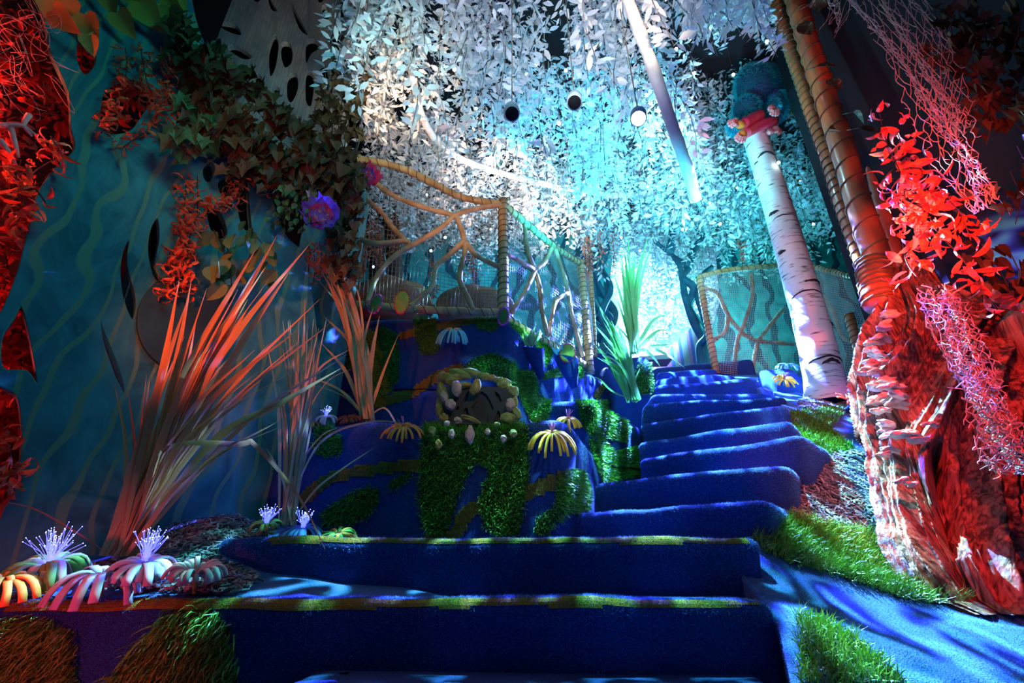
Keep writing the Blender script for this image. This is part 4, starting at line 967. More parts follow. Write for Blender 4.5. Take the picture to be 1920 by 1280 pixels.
IV = [[(330,20),(380,70),(430,120)], [(350,60),(400,130),(450,190)], [(340,100),(390,160),(410,230)], [(400,100),(470,160),(520,230)], [(440,130),(500,190),(560,250)], [(410,190),(460,250),(520,300)],
      [(380,210),(430,280),(470,330)], [(500,200),(560,240),(620,290)], [(540,250),(600,290),(660,330)], [(480,260),(540,310),(600,340)], [(470,300),(520,340),(560,380)], [(560,300),(620,340),(660,380)],
      [(600,250),(650,300),(680,350)], [(620,330),(640,400),(640,460)], [(650,330),(660,400),(650,470)], [(680,60),(660,110),(640,170)], [(690,110),(670,170),(650,220)], [(640,170),(630,230),(640,290)], [(670,200),(660,260),(650,310)], [(620,130),(625,190),(615,240)],
      [(370,120),(420,200),(440,260)], [(450,200),(500,270),(540,320)], [(520,270),(580,320),(620,360)], [(560,350),(610,380),(600,400)], [(610,400),(635,440),(630,490)], [(640,470),(645,500),(640,530)]]
for j, L in enumerate(IV):
    Y = 2.05+(L[0][0]-330)/350*.45
    for rep in range(2):
        ivy('ivy_vine', 'brown-green ivy strand in the dark mass draped diagonally right of the painted panel' if L[0][0] < 600 else 'olive brown ivy strand on the column at the left end of the fence',
        'dark ivy beside the panel' if L[0][0] < 600 else 'ivy on the column', [at(x, y, min(Y+R.uniform(-.06, .06), pp(x, y).y-.06)) for x, y in [(x+R.uniform(-14, 14), y+R.uniform(-14, 14)) for x, y in L]], 'ivy', R.choice(('ivy', 'ivy', 'heart')), .085 if L[0][0] < 560 else .07, 19, .06)
for L, Y, n, lf, lb, kd in (([(350,195),(380,230),(390,270)], 1.9, 24, .085, 'dark green leaf cluster hanging beside the brown ivy', 'ivy'), ([(330,235),(355,260),(365,285)], 1.88, 14, .085, 'dark green leaves low in front of the panel', 'ivy'), ([(520,365),(545,380),(520,410)], 2.1, 34, .05, 'bright green small-leaved ivy left of the purple flower', 'oval'), ([(560,380),(570,400),(550,420)], 2.1, 16, .05, 'small green leaves touching the purple flower', 'oval'),
                  ([(415,430),(430,480),(435,545)], 1.95, 13, .10, 'large toothed green leaf spray behind the orange blades', 'oval'), ([(470,430),(500,470),(520,530)], 2.1, 14, .10, 'large toothed green leaf spray above the second grass plant', 'oval'), ([(400,430),(420,470),(410,500)], 1.97, 6, .1, 'few large green leaves under the red hole', 'oval')):
    ivy('green_vine', lb, None, [at(x, y, min(Y, pp(x, y).y-.08)) for x, y in L], 'ivy_green', kd, lf, n, .05, 'leaf spray')
# yellow heart leaves at the top left
for j, (px, py, dx, L) in enumerate(((100, 18, .9, .11), (160, 25, .2, .105), (165, 65, .1, .075), (220, 22, .5, .11), (260, 0, .6, .14), (295, 10, .1, .1), (310, -5, .7, .11), (130, -10, -.6, .1), (200, -20, .1, .1), (240, -25, .3, .1), (330, -15, .3, .09), (90, -15, -.3, .09))):
    mb = MB(); p = pp(px, py, .1+.01*(j % 3)); flat_leaf(mb, p, V((dx, .55, -.75)), L*1.15, 'heart', sc=.3, fw=V((.3, -.5, -.8))); mb.tube([p, p+V((-.01, .02, .05))], .0025, 4)
    tag(mb.build('heart_leaf', M['yellow_leaf']), 'yellow-green heart-shaped leaf hanging at the top left edge of the picture', 'leaf', 'yellow heart leaves at the top left')
# spotted dark leaves over the poles, right
spot = mat('spotted_leaf', (.04, .05, .02), .5, (.22, .2, .1), 40, ramp=(.55, .6)); M['spotted'] = spot
for px, py, dx, dz, L, lb in ((1450, -10, .6, -.25, .19, 'large spotted dark leaf at the top over the poles'), (1500, 45, .1, -1, .16, 'spotted dark leaf hanging below the top one'), (1560, -20, .5, -.8, .15, 'dark leaf at the top beside the lace'), (1568, 245, -.4, -.1, .08, 'small round spotted leaf on the maroon pole'), (1600, 210, .2, -1, .13, 'spotted dark leaf above the red garland, upper'), (1610, 240, .7, -.5, .11, 'spotted dark leaf above the red garland, lower'),
                          (1530, 125, .6, -.2, .12, 'dark blue leaf bunched right of the poles, upper'), (1550, 150, .3, -.8, .13, 'dark blue leaf bunched right of the poles, lower'), (1515, 10, 0.9, -.3, .13, 'narrow dark leaf crossing the pole tops')):
    mb = MB(); p = at(px, py, 2.15); flat_leaf(mb, p, V((dx, -.25, dz)), L, 'oval' if 'round' not in lb else 'heart'); mb.tube([p, p+V((-.02, .06, .05))], .003, 4); tag(mb.build('spotted_leaf', M['spotted']), lb, 'leaf')
# dark creepers on the right wall
for i in range(34):
    px, py = R.uniform(1720, 1990), R.uniform(-30, 620)
    if px < 1800 and py > 100 and R.random() < .7: continue
    ivy('creeper', 'dim dark red creeper on the shadowed wall at the far right', 'creepers on the dark right wall', [ray(a_, b_)*(2.42/ray(a_, b_).x) for a_, b_ in ((px, py), (px+20, py+50), (px+10, py+100))], 'ivy', R.choice(('ivy', 'heart')), .075, 16, .09)
struct_w = MB(); rows = []
for i in range(20):
    rows.append([V((2.62+.03*noise.noise(V((i, j, 0)))+.10*(2.9-(.3+i*.15)), .3+i*.15, -.6+j*.3)) for j in range(19)])
vs, fs = grid_mesh(rows); struct_w.add(vs, fs); struct_w.add([v+V((.05, 0, 0)) for v in vs], fs); tag(struct_w.build('wall_hedge', M['dark_wall']), kind='structure')

# ------------------------------------------------------------------ fibre lace
def lace(label, path, width, nu, nv, Y0, spur=.02, cell=.9):
    P = spline(path, 8); L = len(P)-1; mb = MB(); N_ = {}
    for i in range(nu+1):
        u = i/nu; k = min(L-1, int(u*L)); c = P[k].lerp(P[k+1], u*L-k); t = (P[k+1]-P[k]).normalized(); s_ = t.cross(V((0, -1, 0))).normalized(); w_ = width(u)
        for j in range(nv+1):
            v = j/nv-.5+(.5/nv if i % 2 else 0); N_[i, j] = c+s_*v*w_+V((0, .05*math.sin(v*7+u*5), 0))+rv(.009)
    for i in range(nu+1):
        for j in range(nv+1):
            a_ = N_[i, j]; nb = []
            if i < nu: nb.append(N_[i+1, j]); j2 = j+(1 if i % 2 else -1); nb += [N_[i+1, j2]] if 0 <= j2 <= nv and R.random() < .75 else []
            for b_ in nb:
                if R.random() < .9: mb.tube([a_, a_.lerp(b_, .5)+rv(.005), b_], .0019, 4, False)
            if R.random() < .8:
                d = (ru()+V((0, -.4, 0))).normalized(); mb.tube([a_, a_+d*spur*.6+rv(.003), a_+d*spur*R.uniform(.8, 1.5)], [.0019, .0017, .0012], 4)
    return tag(mb.build('fibre_lace', M['lace']), label, 'netting')
lace('coarse pink fibre lace hanging diagonally from the top over the poles', [at(1600, -50, 1.75), at(1690, 70, 1.74), at(1750, 190, 1.73), at(1800, 290, 1.72), at(1850, 385, 1.7)], lambda u: .36*(1-u**2.2)+.02, 30, 13, 0)
lace('second layer of pink fibre lace beneath the first, at the top', [at(1660, -50, 1.82), at(1720, 80, 1.8), at(1770, 190, 1.8), at(1800, 250, 1.8)], lambda u: .26*(1-u**2)+.03, 22, 11, 0)
lace('pale fibre lace draped over the driftwood', [at(1745, 545, 1.72), at(1785, 640, 1.60), at(1835, 740, 1.53), at(1885, 830, 1.47), at(1920, 885, 1.45)], lambda u: .075+.03*math.sin(u*3), 40, 11, 0, .018)
lace('pale fibre lace doubled over the driftwood, upper layer', [at(1765, 560, 1.70), at(1805, 640, 1.58), at(1855, 750, 1.5), at(1905, 850, 1.44)], lambda u: .055, 34, 8, 0, .018)
lace('little tuft of pink fibre lace at the head of the poles', [at(1560, -20, 1.9), at(1575, 20, 1.9), at(1560, 50, 1.9)], lambda u: .1, 6, 6, 0, .02)

# ------------------------------------------------------------------ painted panel
def topanel(px, py, off=0):
    q = onplane(px, py, PP0+PN*off, PN); return ((q-PP0).dot(pd), q.z-PP0.z)
def cutout(name, m, outer, holes, parent, off=0, thick=.03, org=None, dx=None, nn=None, conv=None, smooth=True, bev=.004):
    cu = bpy.data.curves.new(name, 'CURVE'); cu.dimensions = '2D'; cu.fill_mode = 'BOTH'; cu.extrude = thick/2; cu.bevel_depth = bev; cu.bevel_resolution = 1
    for P in [outer]+holes:
        Q = [conv(*p) for p in P]
        if smooth:
            S = [V((q[0], q[1], 0)) for q in Q]; n = len(S); out = []
            for i in range(n):
                a, b, c, d = S[i-1], S[i], S[(i+1) % n], S[(i+2) % n]
                for k in range(5):
                    t = k/5; out.append(.5*((2*b)+(c-a)*t+(2*a-5*b+4*c-d)*t*t+(3*b-a-3*c+d)*t**3))
            Q = [(q.x, q.y) for q in out]
        sp = cu.splines.new('POLY'); sp.points.add(len(Q)-1); sp.use_cyclic_u = True
        for i, q in enumerate(Q): sp.points[i].co = (q[0], q[1], 0, 1)
    ob = bpy.data.objects.new(name, cu); COL.objects.link(ob); dg = bpy.context.evaluated_depsgraph_get(); dg.update()
    me = bpy.data.meshes.new_from_object(ob.evaluated_get(dg)); bpy.data.objects.remove(ob)
    mb = MB(); mb.add([org+dx*v.co.x+V((0, 0, 1))*v.co.y+nn*v.co.z for v in me.vertices], [tuple(p.vertices) for p in me.polygons])
    return mb.build(name, m, parent, smooth=False)
panel = thing('tree_cutout', 'teal painted cut-out panel with swirling wood grain at the left', 'wall panel', PP0)
outer = [(-60,1120),(150,1120),(380,1100),(600,1080),(604,900),(600,760),(592,640),(582,560),(565,480),(530,440),(500,360),(470,300),(440,230),(410,150),(370,60),(330,-60),(200,-60),(60,-60),(82,30),(95,100),(128,175),(133,240),(140,283),(105,318),(70,370),(50,450),(28,530),(-10,610),(-60,660)]
holes = [[(141,85),(152,74),(165,92),(180,108),(176,130),(158,146),(143,122)], [(192,178),(230,150),(290,178),(272,212),(240,252),(190,248)], [(2,636),(24,600),(40,576),(55,630),(70,722),(48,698),(4,692)], [(-50,735),(20,735),(38,768),(40,850),(24,925),(0,958),(-50,965)],
         [(241,453),(238,500),(254,562),(247,603),(229,565),(222,510),(229,470)], [(294,412),(298,450),(290,505),(306,533),(286,524),(274,475),(280,430)], [(378,318),(394,306),(402,322),(392,345),(380,340)], [(405,345),(425,330),(445,340),(430,372),(412,368)], [(385,392),(410,398),(425,440),(405,452),(390,430)],
         [(440,352),(460,345),(466,400),(468,438),(448,420)], [(420,300),(440,290),(450,310),(430,322)]]
body_ = cutout('board', M['panel'], outer, holes, panel, 0, .035, PP0, pd, PN, topanel)
# raised dark grain ridges painted on the board
for L, w_ in (([(140,560),(150,480),(190,420),(240,400),(285,410)], 3), ([(70,560),(110,480),(170,410),(250,380)], 4), ([(180,560),(190,620),(215,690),(228,730),(230,770)], 7), ([(140,470),(135,540),(160,600),(170,640)], 3), ([(250,500),(240,540),(220,600)], 2), ([(60,840),(130,890),(210,860),(290,800),(310,740)], 4), ([(90,500),(100,580),(130,640)], 2), ([(420,900),(450,930),(470,980)], 3), ([(300,690),(340,710),(400,700)], 2), ([(150,330),(230,300),(290,330),(320,400)], 3), ([(110,1000),(140,940),(190,930),(230,980)], 3), ([(430, 880), (470, 850), (500, 900), (520, 950)], 3)):
    P = [PP0+pd*a+V((0, 0, b))+PN*.012 for a, b in (topanel(x, y) for x, y in [(p.x, p.y) for p in spline([V((x, y, 0)) for x, y in L], 8)])]
    n_ = len(P); mb = MB(); mb.tube(P, [.0035*w_*(.25+math.sin(math.pi*i/(n_-1)))*.5 for i in range(n_)], 6); mb.build('grain_ridge', M['panel_dark'], panel)
# round mesh disc fixed on the board
ring = [(345+90*math.cos(a), 608+92*math.sin(a)) for a in [i*2*math.pi/28 for i in range(28)]]
cutout('round_disc', M['panel_dark'], ring, [], panel, 0, .02, PP0+PN*.03, pd, PN, topanel)
# red lit board seen through the holes
# second pale lattice board
LP0 = at(380, 240, 2.55); LP1 = at(680, 240, 2.85); ld = LP1-LP0; ld.z = 0; ld.normalize(); LN = V((ld.y, -ld.x, 0))
def tolat(px, py): q = onplane(px, py, LP0, LN); return ((q-LP0).dot(ld), q.z-LP0.z)
lat = thing('lattice_panel', 'pale grey painted lattice panel with slit holes at the top left centre', 'wall panel', LP0)
lo = [(225,-60),(720,-60),(690,40),(668,120),(655,200),(640,300),(560,300),(470,230),(410,170),(300,90),(240,30)]
lh = [[(410,45),(440,50),(450,70),(425,62)], [(452,25),(465,20),(466,60),(455,50)], [(475,60),(484,50),(500,80),(492,85)], [(505,100),(515,70),(522,90),(517,130),(508,145)], [(530,85),(545,88),(547,118),(535,130),(528,105)], [(540,150),(555,142),(558,170),(548,195),(540,185)],
      [(575,85),(588,78),(600,92),(585,105),(576,122)], [(405,-10),(420,0),(415,15),(402,8)], [(480,-30),(490,0),(480,8),(472,-10)], [(500,-20),(512,10),(520,25),(508,20)], [(525,25),(535,20),(546,60),(536,62)], [(548,10),(558,30),(568,50),(575,70),(560,55)], [(430,95),(445,90),(470,110),(455,115)], [(575,20),(582,18),(590,60),(580,50)], [(605,15),(616,20),(615,42),(606,35)], [(515,165),(525,170),(522,188),(514,180)], [(450,75),(460,85),(480,100),(470,100)], [(420,130),(440,140),(430,150)], [(595,-10),(608,-20),(606,5),(598,8)], [(560,-30),(570,-20),(572,0),(562,-8)]]
def grow(H, k=1.4):
    cx, cy = sum(p[0] for p in H)/len(H), sum(p[1] for p in H)/len(H); return [(cx+(x-cx)*k, cy+(y-cy)*(k-.15)) for x, y in H]
acc = []; bbx = lambda H: (min(p[0] for p in H), max(p[0] for p in H)+1, min(p[1] for p in H), max(p[1] for p in H)+1)
for H in sorted([grow(H, 1.2) for H in lh+[[(620,70),(632,60),(636,110),(626,120)],[(600,130),(612,128),(616,170),(604,180)],[(575,140),(588,150),(584,200),(574,190)],[(390,40),(400,45),(398,75),(388,65)],[(370,0),(380,5),(378,30),(368,25)],[(640,-20),(650,-25),(648,30),(640,35)],[(535,195),(545,200),(545,235),(536,230)],[(480,145),(492,150),(494,185),(484,180)]]], key=lambda H: -(bbx(H)[1]-bbx(H)[0])*(bbx(H)[3]-bbx(H)[2])):
    b = bbx(H)
    if b[2] < -52 or not all(inpoly(x, y, lo) for x, y in H) or any(not (b[1] < c[0] or b[0] > c[1] or b[3] < c[2] or b[2] > c[3]) for c in map(bbx, acc)): continue
    acc.append(H)
lh = acc
cutout('board', M['lattice'], lo, lh, lat, 0, .04, LP0, ld, LN, tolat)
mb = MB(); q = [LP0+ld*a+LN*-.12+V((0, 0, b-LP0.z)) for a, b in ((-.4, 3.3-1), (1.3, 3.3-1), (1.3, 5.5), (-.4, 5.5))]
p5 = [LP0-ld*.7+LN*-.14, LP0+ld*.85+LN*-.14]; mb.add([V((p.x, p.y, z)) for p in p5 for z in (1.8, 5)], [(0, 2, 3, 1)]); mb.build('backing', M['black'], lat)
mb = MB(); boxm(mb, (0, 0, 0), (0, 0, 0)); 
mb = MB(); mb.tube([at(636, 60, 2.5), at(618, 200, 2.6), at(606, 245, 2.62)], .007, 6); tag(mb.build('thin_rod', M['black']), 'thin black rod at the right edge of the pale lattice panel', 'rod')
# backing behind the left painted panel and red shade wall
mb = MB(); b0 = PP0-PN*.75; mb.add([V((b0.x, b0.y, z))+pd*s_ for s_ in (-1.2, .1) for z in (-.6, 4.2)], [(0, 2, 3, 1)]); mb.add([V((b0.x, b0.y, z))+pd*s_-PN*.04 for s_ in (-1.2, .1) for z in (-.6, 4.2)], [(0, 2, 3, 1)]); tag(mb.build('wall_recess', M['dark_wall']), kind='structure')
# teal wing wall between panel and mound
wing = thing('painted_wing', 'teal and blue painted curved wing between the panel and the blue mound', 'wall panel', at(560, 980, 2.55))
rows = []
for i in range(26):
    u = i/25; px_ = 445+155*u; Y = 2.36+.5*u+.08*math.sin(u*6); b_ = at(px_, 980, Y); rows.append([V((b_.x, b_.y, -.12+(2.6)*j/30)) for j in range(31)])
vs, fs = grid_mesh(rows); mb = MB(); mb.add(vs, fs); mb.build('board', M['panel'], wing)

# ------------------------------------------------------------------ background boards and trees
def board(name, label, P, m, thick=.05, cat='wall panel', holes=None):
    mb = MB(); n = len(P); mb.add(list(P)+[p+V((0, thick, 0)) for p in P], [tuple(range(n)), tuple(range(n, 2*n))[::-1]]+[(i, (i+1) % n, n+(i+1) % n, n+i) for i in range(n)]); return tag(mb.build(name, m, smooth=False), label, cat)
M['teal_bg'] = mat('teal_backdrop', (.03, .32, .34), .6, (.08, .55, .52), 2.5, lines=(1.0, 10, (.01, .10, .14), .72, 1.4), dist=2)
board('painted_backdrop', 'teal swirl painted backdrop behind the right net fence', [at(1325, 730, 6.0), at(1900, 760, 6.0), at(1900, 200, 6.0), at(1500, 200, 6.0), at(1420, 380, 6.0), at(1345, 480, 6.0), at(1352, 560, 6.0), at(1330, 640, 6.0)], M['teal_bg'])
board('painted_backdrop', 'teal tree-shaped backdrop seen through the left net fence', [at(560, 700, 5.6), at(1150, 700, 5.6), at(1140, 560, 5.6), at(1150, 470, 5.6), at(1130, 420, 5.6), at(1000, 440, 5.6), at(800, 430, 5.6), at(560, 430, 5.6)], M['teal_bg'])
def tree(label, base, paths, rad, Y):
    t = thing('twisted_tree', label, 'tree', at(*base, Y))
    for k, L in enumerate(paths):
        P = spline([at(x, y, Y+.12*math.sin(k*2+i*1.3)) for i, (x, y) in enumerate(L)], 8); mb = MB(); n_ = len(P); mb.tube(P, [rad*(1.1-.6*i/n_)*(1+.2*noise.noise(p*6)) for i, p in enumerate(P)], 9); mb.build('limb', M['tree_blue'], t)
tree('dark blue twisted tree left of the bright stair opening', (1125, 680), [[(1128,690),(1112,620),(1140,570),(1118,520),(1135,480),(1120,450)], [(1138,690),(1150,640),(1128,590),(1145,540),(1128,500),(1142,468)], [(1118,690),(1135,640),(1150,600),(1138,560),(1116,540),(1130,480)], [(1145,620),(1155,590),(1140,560)], [(1120,640),(1145,600),(1118,565),(1110,500)], [(1150,680),(1148,640),(1112,600),(1105,560)]], .05, 5.2)
tree('dark blue twisted tree right of the bright stair opening', (1330, 690), [[(1330,700),(1318,620),(1292,580),(1300,540),(1280,520),(1290,500),(1262,480),(1225,450)], [(1322,640),(1300,600),(1285,560),(1275,500),(1255,475)], [(1325,600),(1310,550),(1320,515),(1335,500)], [(1290,500),(1300,470),(1320,440)], [(1318,690),(1312,650),(1325,630),(1322,600)], [(1255,475),(1262,440),(1250,400)]], .055, 5.3)
st_ = MB(); a_, b_ = at(1262, 690, 7.0), at(1345, 690, 6.6); z0, z1 = a_.z-.2, at(1300, 598, 6.8).z
M['str_a'] = mat('stripe_blue', (.10, .15, .5), .8); M['str_b'] = mat('stripe_pink', (.5, .22, .42), .8); M['str_c'] = mat('stripe_white', (.38, .40, .45), .8)
for i in range(14):
    p, q = a_.lerp(b_, i/14), a_.lerp(b_, (i+1)/14); h0 = z1+(-.42+.03*i)
    st_.add([(p.x, p.y, z0), (q.x, q.y, z0), (q.x, q.y, h0+.05), (p.x, p.y, h0)], [(0, 1, 2, 3)], (0, 2, 1, 0, 2, 2, 1)[i % 7])
    st_.add([(p.x, p.y+.03, z0), (q.x, q.y+.03, z0), (q.x, q.y+.03, h0+.05), (p.x, p.y+.03, h0)], [(0, 1, 2, 3)], 0)
tag(st_.build('striped_screen', [M['str_a'], M['str_b'], M['str_c']], smooth=False), 'blue, white and pink striped screen at the top right of the stairs', 'screen')
M['violet'] = mat('violet_board', (.35, .1, .6), .6)
board('violet_board', 'small violet board left of the striped screen', [at(1232, 690, 7.2), at(1275, 690, 7.2), at(1275, 640, 7.2), at(1232, 662, 7.2)], M['violet'], cat='screen')
board('white_ledge', 'long white ledge at the head of the stairs', [at(1180, 676, 6.2), at(1262, 672, 6.2), at(1256, 664, 6.2), at(1200, 668, 6.2)], mat('ledge_paint', (.35, .4, .45), .7), .3, cat='ledge')
for (px, py, r, lb) in ((735, 575, .32, 'tan boulder behind the left fence'), (890, 585, .30, 'tan boulder behind the middle of the fence')):
    mb = MB(); mb.blob(at(px, py, 3.6), r, (1.1, .8, .8), sub=4, amp=.1, seed=px); tag(mb.build('boulder', mat('tan_boulder', (.30, .17, .09), .8, (.36, .22, .12), 20, bump=.3)), lb, 'boulder')
for px in (700, 735):
    P = [at(px, 640, 4.6), at(px+5, 500, 4.6), at(px-5, 380, 4.6), at(px, 330, 4.6)]; mb = MB(); mb.tube(spline(P, 6), .09, 10); tag(mb.build('dark_trunk', M['stem']), 'dark trunk behind the fence, %s of a pair' % ('left' if px == 700 else 'right'), 'tree trunk')

# ------------------------------------------------------------------ blade plants
def blade(parent, base, tip, W, m, bow=None, droop=0, mid=None):
    P = [base, mid if mid else base.lerp(tip, .55)+(bow or V()), tip] if not isinstance(mid, list) else [base]+mid+[tip]
    S = spline(P, 7); n = len(S); mb = MB(); wd = [W*(.42+.58*min(1, (i/n)*3))*(1-max(0, (i/(n-1)-.35)/.65)**1.6)+.0004 for i in range(n)]
    S = [p+V((0, 0, -droop*(i/(n-1))**3)) for i, p in enumerate(S)]
    nr = (V((0, -1, .1))+rv(.75)).normalized(); mb.ribbon(S, wd, nr, .28); return mb.build('blade', m, parent)
def plant(label, base, Y, tips, m, W, extra, ext_box, sp=.03, cat='grass plant'):
    t = thing('blade_plant', label, cat, at(*base, Y)); b0 = at(*base, Y)
    for tp in tips:
        px, py, k, dy = tp[:4]; b = b0+V((R.uniform(-sp, sp), R.uniform(-sp, sp), 0))
        if len(tp) > 4: blade(t, b, at(px, py, Y+dy), W*k, m, mid=[at(x, y, Y+dy*.5) for x, y in tp[4]])
        else: blade(t, b, at(px, py, Y+dy), W*k, m, bow=V((-(at(px, py, Y).x-b.x)*.12, 0, .05*abs(at(px, py, Y).x-b.x))))
    x0, y0, x1, y1 = ext_box
    for i in range(extra):
        px, py = R.uniform(x0, x1), R.uniform(y0, y1); b = b0+V((R.uniform(-sp, sp), R.uniform(-sp, sp), 0)); dy = R.uniform(-.1, .15); k = R.uniform(.25, .9)
        blade(t, b, at(px, py, Y+dy), W*k, m, bow=V((-(at(px, py, Y).x-b.x)*R.uniform(.05, .25), R.uniform(-.03, .03), .04)))
    return t
plant('tall blade plant with orange-red lit blades in front of the panel', (222, 1042), 1.66,
      [(520,440,1.1,.1),(478,470,1.0,.1),(585,452,1.1,.15),(545,505,1,.1),(498,500,1.1,0),(465,560,1.2,0),(440,600,1.2,0),(360,520,.7,0),(388,540,.7,0),(342,628,.6,0),(325,650,.5,0),(275,700,.5,0),(280,715,.5,0),(640,690,1.1,-.05,[(400,830),(520,760)]),
       (650,665,.5,.1),(600,560,.7,.1),(560,640,.6,.1),(375,680,.8,0,[(270,890),(345,760),(398,672)]),(240,730,.5,0),(610,1030,.55,-.1,[(300,850),(450,832),(480,835),(560,930)]),(0,938,.5,-.05,[(150,1000),(70,955)]),(215,720,.4,0),(420,560,1,.05),(510,640,.9,.1),(620,605,.5,.1)],
      M['grass_red'], .0165, 26, (330, 520, 560, 800), .035)
plant('slim tan blade plant standing before the painted wing', (540, 985), 2.05,
      [(572,560,.8,.1),(540,600,.8,0),(600,640,.8,0),(612,598,.6,0),(655,655,.5,0,[(560,760),(600,690)]),(660,690,.5,0,[(570,800),(610,720)]),(500,640,.5,0),(520,720,.5,0),(635,800,.4,0,[(560,880),(600,820)]),(790,800,.4,.2,[(600,830),(700,790)]),(500,840,.4,0),(700,840,.35,0,[(590,920),(640,880)])],
      M['grass_tan'], .014, 22, (525, 580, 600, 760), .025)
plant('tan blade plant fanning up beside the fence on the mound ledge', (690, 788), 2.46,
      [(575,440,1,.1),(598,455,1,.1),(618,470,1.1,0),(632,500,1.1,0),(612,520,1,0),(700,575,.9,0,[(675,700),(682,640)]),(712,590,.7,0,[(690,720),(700,650)]),(748,625,.6,0,[(705,740),(722,690)]),(600,640,.5,0),(585,720,.35,0),(640,560,1,0),(650,600,.8,0),(760,840,.3,-.05,[(720,765),(745,800)]),(560,700,.4,0)],
      M['grass_tan'], .021, 20, (590, 470, 655, 600), .035)
plant('green lit blade plant leaning left beside the stairs', (1187, 752), 3.12,
      [(1116,560,.8,0),(1124,575,1,0),(1136,590,1,0),(1146,600,.9,0),(1112,605,.7,0),(1110,640,.5,0),(1165,620,.6,0),(1180,640,.6,0),(1108,705,.4,-.1,[(1150,735),(1125,712)]),(1200,690,.4,0)],
      M['grass_green'], .021, 22, (1118, 585, 1160, 680), .04)
plant('tall bright green blade plant on the pedestal at the stair opening', (1190, 662), 4.3,
      [(1178,443,1.1,0),(1165,478,1,0),(1190,470,1.1,0),(1198,500,1,0),(1215,440,.7,0),(1222,455,.6,0),(1252,588,.6,0,[(1205,630),(1225,600)]),(1262,622,.6,0,[(1210,640),(1235,620)]),(1285,690,.6,-.1,[(1210,650),(1250,665)]),(1150,608,.6,0,[(1180,640),(1165,620)]),(1150,510,.6,0),(1155,555,.5,0),(1240,690,.6,0,[(1205,655),(1225,670)]),(1268,645,.4,0)],
      M['grass_green'], .03, 20, (1160, 460, 1205, 560), .04)

# ------------------------------------------------------------------ foam flowers
M['cream_foam'] = mat('cream_foam', (.6, .5, .46), .8)
def ribbon_petals(t, c, nrm, R0, n, m, droop, W, thick=.0025, jit=.25, name='petal', cup=0, r0=.01):
    a = nrm.cross(V((.3, 1, .2))).normalized(); b = nrm.cross(a)
    for i in range(n):
        an = 2*math.pi*i/n+R.uniform(-jit, jit); d = a*math.cos(an)+b*math.sin(an); L = R0*R.uniform(.8, 1.15); lift = R.uniform(.2, .6)+cup; P = []
        for k in range(7):
            u = k/6; P.append(c+d*(r0+L*math.sin(min(u, 1)*1.25)/math.sin(1.25)*(1 if droop < 1.5 else 1-.15*u))+nrm*L*lift*(u-u*u*.9)+V((0, 0, -droop*L*u*u)))
        mb = MB(); mb.ribbon(P, [W*.5]+[W*.75]*6, nrm, 0, thick=thick); mb.build(name, m if not isinstance(m, list) else m[i % len(m)], t)
def fibretuft(t, c, n, L, lean=V((0, 0, 1))):
    mb = MB(); 
    for i in range(n):
        d = (lean+rv(.55)).normalized(); l = L*R.uniform(.6, 1.15); P = [c+rv(.008), c+d*l*.5+rv(.004), c+d*l+rv(.008)]; mb.tube(P, .0006, 3, False, 0); mb.blob(P[-1], .0012, sub=1, amp=0, mi=1)
    mb.build('fibre_tuft', [M['fibre'], M['fibre_tip']], t)
def flower(name, label, px, py, Y, R0, n, m, droop=.7, W=.008, nrm=V((0, -.35, 1)), tuft=0, stam=0, cup=0, off=.0, core=None, TL=.05, group=None):
    c = at(px, py, Y); t = thing(name, label, 'flower', c-V((0, 0, off or .02)), group); ribbon_petals(t, c, nrm.normalized(), R0, n, m, droop, W, cup=cup)
    if core: ribbon_petals(t, c, nrm.normalized(), R0*.45, 8, core, .2, W*.8, name='inner_petal', cup=.8)
    if stam:
        mb = MB()
        for i in range(stam):
            d = (nrm.normalized()+rv(.45)).normalized(); mb.tube([c, c+d*.03, c+d*.055+rv(.006)], [.002, .0018, .001], 5)
        mb.build('stamens', M['stamen'], t)
    if tuft: fibretuft(t, c+nrm.normalized()*.012, tuft, TL, (nrm.normalized()+V((.1, 0, .6))).normalized())
    mb = MB(); mb.tube([c, c-V((0, -.02, .05))], .006, 8); mb.build('stem', M['green_foam'], t)
    return t
FW = V((0, -.55, 1))
flower('foam_flower', 'orange foam flower left of the stone ringed grey plate', 757, 800, 2.3, .085, 20, M['orange_foam'], .55, .0075, FW, core=M['orange_foam'], stam=5)
flower('foam_flower', 'big yellow-orange foam flower at the right end of the turf', 1035, 812, 2.26, .095, 26, M['yellow_foam'], .8, .0075, FW, stam=16)
flower('foam_flower', 'smaller yellow foam flower behind the big one', 1065, 785, 2.5, .065, 22, M['yellow_foam'], .75, .0065, FW, stam=8)
flower('foam_flower', 'drooping teal foam flower high on the mound', 850, 618, 2.84, .085, 18, M['teal_foam'], 1.1, .009, V((0, -.6, 1)), core=M['orange_foam'])
flower('foam_flower', 'yellow foam flower with white stamens near the birch base', 1470, 710, 3.5, .075, 16, M['yellow_foam'], .35, .009, V((0, -.9, .7)), stam=10)
flower('foam_flower', 'teal foam flower on the carpet hump left of the birch', 1475, 683, 3.65, .085, 18, M['teal_foam'], .5, .008, V((0, -.5, 1)))
flower('foam_flower', 'orange foam flower at the right of the birch base', 1590, 750, 3.1, .07, 9, M['orange_foam'], .1, .011, V((.3, -.9, .6)), stam=6)
flower('foam_flower', 'orange foam flower spreading beside the driftwood', 1640, 795, 2.55, .085, 9, M['orange_foam'], .15, .012, V((.4, -.8, .7)), stam=4)
flower('foam_flower', 'tiny pale blue foam flower on the dark block behind the green plant', 1140, 690, 4.4, .08, 7, M['lilac_foam'], 1.2, .014, V((0, -.5, 1)))
flower('foam_flower', 'rust foam flower on the ledge left of the blade plant', 588, 790, 2.42, .055, 16, M['orange_foam'], .3, .006, V((0, -.5, 1)), core=M['blue_foam'])
